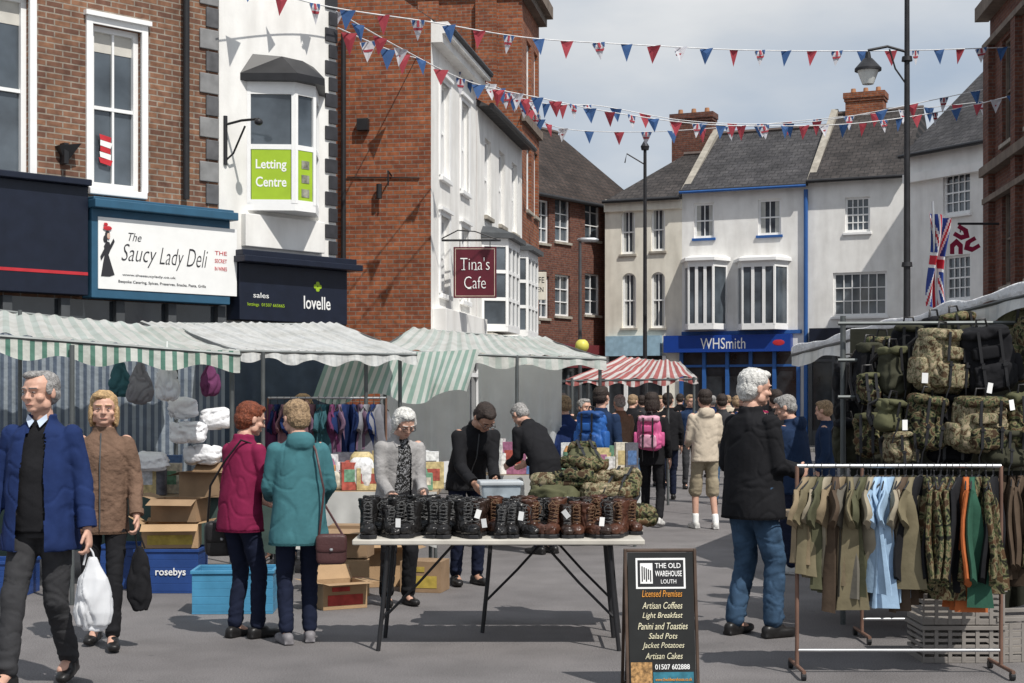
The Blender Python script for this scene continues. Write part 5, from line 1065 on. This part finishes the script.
TMb=Matrix.Translation((0,.13,0))@Matrix.Rotation(tl,4,'X'); q=fr_(TMb); q.box((-w_/2+.022,-.005,.022),(w_/2-.022,.005,h_-.022),0,TMb); q.obj('rear_frame',M_wood,s)
def sy(py): return h_*(683+5-py)/138.
def sx_(px): return (px-660)/76*w_
def bt(t,x0,y0,x1,y1,m=M_tin,sh=0,bold=.0,y=-.009): text(t,sx_(x0),sy(y1),sx_(x1),sy(y0),m,s,y=y,shear=sh,M=TMf,bold=bold)
M_org=mat('orange_chalk',(.7,.30,.05),.7); M_yel=mat('cream_chalk',(.75,.70,.5),.7)
q=MB(); q.box((sx_(634),-.0085,sy(589)),(sx_(686),-.0065,sy(559)),0,TMf); q.obj('printed_logo_panel',M_tin,s)
q=MB(); q.box((sx_(636),-.0105,sy(587)),(sx_(684),-.0088,sy(561)),0,TMf); q.obj('printed_logo_panel',M_black,s)
q=MB(); q.box((sx_(638.5),-.012,sy(584)),(sx_(651.5),-.0108,sy(564)),0,TMf)
for k in range(5): q.box((sx_(640+2.2*k),-.0135,sy(582-2*(k%2))),(sx_(641.2+2.2*k),-.0122,sy(567+k)),1,TMf)
q.obj('warehouse_emblem',[M_tin,M_black],s)
bt('THE OLD',654,564,681,569,bold=.01,y=-.013); bt('WAREHOUSE',654,571.5,682,577,bold=.01,y=-.013); bt('LOUTH',660,580,676,584,y=-.013)
bt('Licensed Premises',640,590.5,682,597,M_org,.25,-.004); bt('Artisan Coffees',640,602,682,608.5,M_yel,.3,-.004); bt('Light Breakfast',640,612,682,619,M_yel,.3,-.004); bt('Panini and Toasties',635,622,687,628.5,M_yel,.3,-.004); bt('Salad Pots',646,632,676,637.5,M_yel,.3,-.004); bt('Jacket Potatoes',639,641,683,648,M_yel,.3,-.004); bt('Artisan Cakes',642,651,681,657,M_yel,.3,-.004)
bt('01507 602888',652,662,688,667,M_tin,0,.01); bt('www.theoldwarehouse.co.uk',652,675,690,678,M_org,0,0,-.0105)
q=MB(); q.box((sx_(627),-.0085,sy(683)),(sx_(649),-.007,sy(660)),0,TMf); q.obj('printed_photo',mat('sandwich_photo',(.35,.2,.08),.5,.7,scale=60),s)
q=MB(); q.box((sx_(650),-.0085,sy(682)),(sx_(692),-.007,sy(669.5)),0,TMf); q.obj('blue_strip',mat('teal_strip',(.03,.16,.22),.5,.4,scale=20),s)
# ------------------------------------------------------------ left stall goods
M_card=mat('brown_cardboard',(.38,.25,.14),.85,.15,scale=4,bump=.3); M_cardd=mat('dull_cardboard',(.28,.185,.11),.85,.15)
def carton(label,pos,w_,d_,h_,m,rz=0,open_=True,print_=None,group='cardboard boxes around the stalls'):
    s=root('cardboard_box',label,'box',TR(pos,rz),group=group); q=MB(); t=.006
    q.box((-w_/2,-d_/2,0),(w_/2,d_/2,t)); q.box((-w_/2,-d_/2,t),(w_/2,-d_/2+t,h_)); q.box((-w_/2,d_/2-t,t),(w_/2,d_/2,h_)); q.box((-w_/2,-d_/2+t,t),(-w_/2+t,d_/2-t,h_)); q.box((w_/2-t,-d_/2+t,t),(w_/2,d_/2-t,h_)); q.obj('carton',m,s)
    q=MB()
    if open_:
        for ax,sg in (('y',-1),('y',1),('x',-1),('x',1)):
            a=random.uniform(-.7,.9); L=.13; dx,dz=L*math.cos(a),L*math.sin(a)
            if ax=='y': q.add([(-w_/2,sg*d_/2,h_),(w_/2,sg*d_/2,h_),(w_/2,sg*(d_/2+dx),h_+dz),(-w_/2,sg*(d_/2+dx),h_+dz)],[(0,1,2,3)])
            else: q.add([(sg*w_/2,-d_/2,h_),(sg*w_/2,d_/2,h_),(sg*(w_/2+dx),d_/2,h_+dz),(sg*(w_/2+dx),-d_/2,h_+dz)],[(0,1,2,3)])
    else: q.box((-w_/2,-d_/2,h_),(w_/2,d_/2,h_+t)); q.box((-.03,-d_/2-.001,h_+t),(.03,d_/2,h_+t+.001))
    q.obj('flap',m,s)
    if print_:
        q=MB(); q.box((-w_*.4,-d_/2-.003,h_*.15),(w_*.4,-d_/2-.001,h_*.55)); q.box((-w_*.3,-d_/2-.005,h_*.68),(w_*.1,-d_/2-.001,h_*.85)); q.obj('printed_label',print_,s)
    return s
sb=crate('deep blue plastic crate with white lettering under the stall',G(172,12.6,.002),.52,.4,.34,M_crb,slats=False,group='blue plastic crates')
text('rosebys',-.09,.13,.16,.21,M_tin,sb,y=-.207,bold=.01)
crate('sky blue plastic crate on the ground by the stall',G(236,11.4,.002),.6,.4,.30,M_crs,.05,slats=False,group='blue plastic crates')
crate('dark blue plastic crate at the end of the stall',G(126,12.9,.002),.34,.4,.34,M_crb,slats=False,group='blue plastic crates')
crate('dark blue plastic crate beside the walking man',G(8,12.4,.002),.4,.4,.26,M_crb,slats=False,group='blue plastic crates')
P_yel=mat('yellow_print',(.42,.31,.06),.7,.3,scale=14); P_red=mat('red_print',(.4,.05,.04),.7,.3,scale=14)
carton('open cardboard box on the blue crate',G(172,12.6,.37),.46,.34,.20,M_card,.12,True,P_yel)
carton('open cardboard box on top of another on the stall',G(205,13.35,.745),.36,.3,.22,M_cardd,-.2)
carton('open cardboard box stacked on the box over the crate',G(180,12.75,.575),.40,.3,.19,M_cardd,-.15,True)
carton('closed cardboard box on the ground beside the stall',G(345,12.4,.002),.4,.35,.28,M_card,.1,False,P_red)
carton('open cardboard box stacked on a closed one',G(348,12.5,.30),.38,.32,.24,M_cardd,-.1,True)
carton('cardboard box on the ground behind the shoppers',G(385,13.0,.002),.4,.35,.3,M_card,.3,True)
carton('cardboard box by the stall table',G(425,12.6,.002),.35,.3,.25,M_cardd,-.2,False,P_yel)
carton('open cardboard box beside the teal coat',G(338,11.6,.002),.36,.3,.2,M_card,.5,True,P_red)
carton('cardboard box on the stall table behind the shoppers',G(268,13.5,.745),.38,.3,.2,M_cardd,.2,True)
M_tcl=mat('pale_table_cloth',(.5,.5,.48),.8,.1,bump=.3,bscale=5); M_tcd=mat('dark_green_table_cloth',(.05,.08,.07),.8,.2,bump=.3,bscale=5)
def ctable(label,x0,x1,y0,y1,z_,m):
    s=root('market_table',label,'table',TR(Vector(((x0+x1)/2,(y0+y1)/2,0)))); w_=(x1-x0)/2; d_=(y1-y0)/2
    q=MB(); q.box((-w_,-d_,z_-.04),(w_,d_,z_)); q.obj('table_top',mat('plywood',(1,1,1)),s)
    cloth('table_cloth',lambda u,v:(-w_+2*w_*u,-d_-.012-.02*math.sin(u*40)*v,z_+.003-.5*v-.03*v*math.sin(u*13)),60,6,m,s)
    for sx in (-1,1):
        for sy2 in (-1,1):
            q=MB(); q.cyl((sx*(w_-.06),sy2*(d_-.06),0),(sx*(w_-.06),sy2*(d_-.06),z_-.04),.018,n=8); q.obj('leg',M_pole,s)
    return s
ctable('stall table covered with a dark cloth and household goods',G(-20,13.3).x,G(285,13.5).x,13.3,14.2,.74,M_tcd)
ctable('stall table crowded with packets and boxes',G(290,14.0).x,G(440,14.3).x,13.7,14.7,.76,M_tcl)
ctable('far stall table covered with a pale cloth',G(480,16.4).x,G(640,16.4).x,16.3,17.0,.78,M_tcl)
cols=[(.65,.65,.63),(.55,.57,.6),(.35,.08,.06),(.08,.15,.3),(.5,.4,.2),(.15,.3,.2),(.6,.55,.45),(.3,.12,.2),(.75,.75,.73),(.1,.1,.12),(.7,.7,.7),(.5,.25,.1)]
PM=[mat('packet_print_%d'%i,c,.5,.4,scale=25) for i,c in enumerate(cols)]
def packet(x,y,z_,big=1.0):
    w_,d_,h_=random.uniform(.09,.22)*big,random.uniform(.06,.15),random.uniform(.07,.30)*big; t=random.random(); q=MB(); m=random.choice(PM)
    if t<.6: q.box((-w_/2,-d_/2,0),(w_/2,d_/2,h_)); q.box((-w_*.35,-d_/2-.002,h_*.3),(w_*.35,-d_/2-.0005,h_*.75),1); nm='packet'
    elif t<.8: q.sup((0,0,h_*.5),(w_/2,d_/2,h_/2),.6,14); nm='packet'
    else: q.cyl((0,0,0),(0,0,h_*.75),d_*.4,d_*.4,14); q.cyl((0,0,h_*.75),(0,0,h_*.95),d_*.38,d_*.15,14,1); nm='bottle'
    o=q.obj(nm,[m,random.choice(PM)],smooth=(t>=.6),bevel=.004 if t<.6 else 0); o.matrix_world=TR(Vector((x,y,z_)),random.uniform(-.5,.5))
    tag(o,{'packet':'small packaged item standing on the stall table','bottle':'bottle or jar standing on the stall table'}[nm],nm,'packaged goods on the stall tables')
for (x0,x1,y0,y1,z_,nx,ny,bg_) in ((G(-10,13.4).x,G(165,13.4).x,13.4,14.1,.745,12,3,1.25),(G(300,14).x,G(435,14).x,13.85,14.6,.765,12,4,1.25),(G(490,16.5).x,G(635,16.5).x,16.4,16.9,.785,14,2,1.3)):
    for i in range(nx):
        for j in range(ny): packet(x0+(x1-x0)*(i+.5)/nx+random.uniform(-.03,.03),y0+(y1-y0)*(j+.5)/ny,z_,bg_)
M_pil=mat('wrapped_white_pillow',(.75,.75,.77),.3,.1,bump=.8,bscale=10,bdist=.03)
for k,(px,py,d,rx,rz_) in enumerate(((188,432,13.5,.17,.10),(203,455,13.6,.18,.10),(183,408,13.6,.14,.1),(152,462,13.4,.15,.09),(215,418,13.8,.14,.1))):
    c=P(px,py,d); lump('pillow','white pillow wrapped in clear plastic stacked on the stall',Vector((c.x,d,c.z-rz_)),(rx,.12,rz_),M_pil,amp=.022,cat='pillow',group='white pillows on the stall',rz=random.uniform(-.4,.4))
def hbag(px,py,d,label,m,sc=1.0):
    c=P(px,py,d); s=root('hanging_bag',label,'bag',TR(Vector((c.x,c.y,0)),random.uniform(0,3)))
    q=MB(); q.loft([q.ringpts(Vector((0,0,c.z+dz*sc)),Vector((rx*sc,0,0)),Vector((0,rx*.8*sc,0)),14) for dz,rx in ((.12,.02),(.06,.05),(-.05,.10),(-.15,.12),(-.24,.1),(-.27,.05))]); remesh(q,'bag_body',m,.012,s,sm=2,amp=.02,freq=(12,12,6),ridge=.8)
    tube_obj('string',[(0,0,c.z+.1*sc),(0,0,c.z+.22)],.005,M_tin,s)
hbag(167,368,12.3,'white polythene bag hanging from the canopy',M_pb)
hc=[fab('plum_cloth',(.12,.035,.09)),fab('mauve_cloth',(.16,.10,.15)),fab('dusty_pink_cloth',(.24,.13,.15)),fab('deep_teal_cloth',(.04,.11,.13)),fab('grey_cloth',(.2,.2,.22)),F_navy]
hbag(140,374,13.2,'grey cloth bundle hanging under the canopy',hc[4]); hbag(210,372,13.4,'plum cloth bundle hanging under the canopy',hc[0],.8); hbag(120,370,13.6,'teal cloth bundle hanging under the canopy',hc[3],.9)
dR=14.9; zt=1.62
rail('low clothes rail hung with plum and grey garments under the stall',268,386,dR,zt)
for i in range(17): garment('plum, mauve or grey top hanging under the stall canopy',G(325,14.9).x-.54+i*.068,random.choice(hc),random.uniform(.45,.62),math.pi/2+random.uniform(-.8,.8),sw=.16,group='garments on the stall rail')
s=MB(); s.sup((0,0,0),(.09,.09,.09),1,14); o=s.obj('ball_finial',mat('yellow_plastic',(.6,.55,.1),.4),smooth=True); o.matrix_world=Matrix.Translation(P(582,346,19)); tag(o,'small yellow ball above the striped stall canopy','ball')
# ------------------------------------------------------------ world, sun, camera
sc=bpy.context.scene; W=bpy.data.worlds.new('World'); sc.world=W; W.use_nodes=True; n=W.node_tree.nodes; l=W.node_tree.links; bg=n['Background']
sun_dir=Vector((.42,-.60,.98)).normalized(); elev=math.asin(sun_dir.z); az=math.atan2(sun_dir.x,sun_dir.y)
sk=n.new('ShaderNodeTexSky'); sk.sky_type='NISHITA'; sk.sun_disc=False; sk.sun_elevation=elev; sk.sun_rotation=az; sk.dust_density=2; sk.air_density=1.0
tc=n.new('ShaderNodeTexCoord'); mp=n.new('ShaderNodeMapping'); mp.inputs['Scale'].default_value=(1,1,2.6); l.new(tc.outputs['Generated'],mp.inputs['Vector'])
no=n.new('ShaderNodeTexNoise'); no.inputs['Scale'].default_value=2.6; no.inputs['Detail'].default_value=9; no.inputs['Roughness'].default_value=.5; l.new(mp.outputs[0],no.inputs['Vector'])
rp=n.new('ShaderNodeValToRGB'); rp.color_ramp.elements[0].position=.40; rp.color_ramp.elements[1].position=.62; l.new(no.outputs['Fac'],rp.inputs['Fac'])
n2=n.new('ShaderNodeTexNoise'); n2.inputs['Scale'].default_value=5; n2.inputs['Detail'].default_value=6; l.new(mp.outputs[0],n2.inputs['Vector'])
r2=n.new('ShaderNodeValToRGB'); r2.color_ramp.elements[0].position=.3; r2.color_ramp.elements[0].color=(5.6,6.0,6.5,1); r2.color_ramp.elements[1].position=.7; r2.color_ramp.elements[1].color=(7.6,7.8,8.0,1); l.new(n2.outputs['Fac'],r2.inputs['Fac'])
bs=n.new('ShaderNodeMixRGB'); bs.inputs[0].default_value=.85; bs.inputs[2].default_value=(4.5,5.3,6.4,1); l.new(sk.outputs[0],bs.inputs[1])
mx=n.new('ShaderNodeMixRGB'); l.new(rp.outputs[0],mx.inputs[0]); l.new(bs.outputs[0],mx.inputs[1]); l.new(r2.outputs[0],mx.inputs[2]); l.new(mx.outputs[0],bg.inputs['Color']); bg.inputs['Strength'].default_value=.10
L=bpy.data.lights.new('sun','SUN'); L.energy=4.3; L.angle=rad(.6); L.color=(1,.96,.9); so=bpy.data.objects.new('sun',L); COL.objects.link(so); so.rotation_euler=sun_dir.to_track_quat('Z','Y').to_euler()
cd=bpy.data.cameras.new('camera'); cam=bpy.data.objects.new('camera',cd); COL.objects.link(cam); cam.location=(0,0,CH); cam.rotation_euler=(rad(90),0,0)
cd.sensor_width=36; cd.lens=F/1024*36; cd.shift_y=(HY-341.5)/1024; cd.clip_end=1500; sc.camera=cam
sc.view_settings.view_transform='Standard'; sc.view_settings.look='None'; sc.view_settings.exposure=0
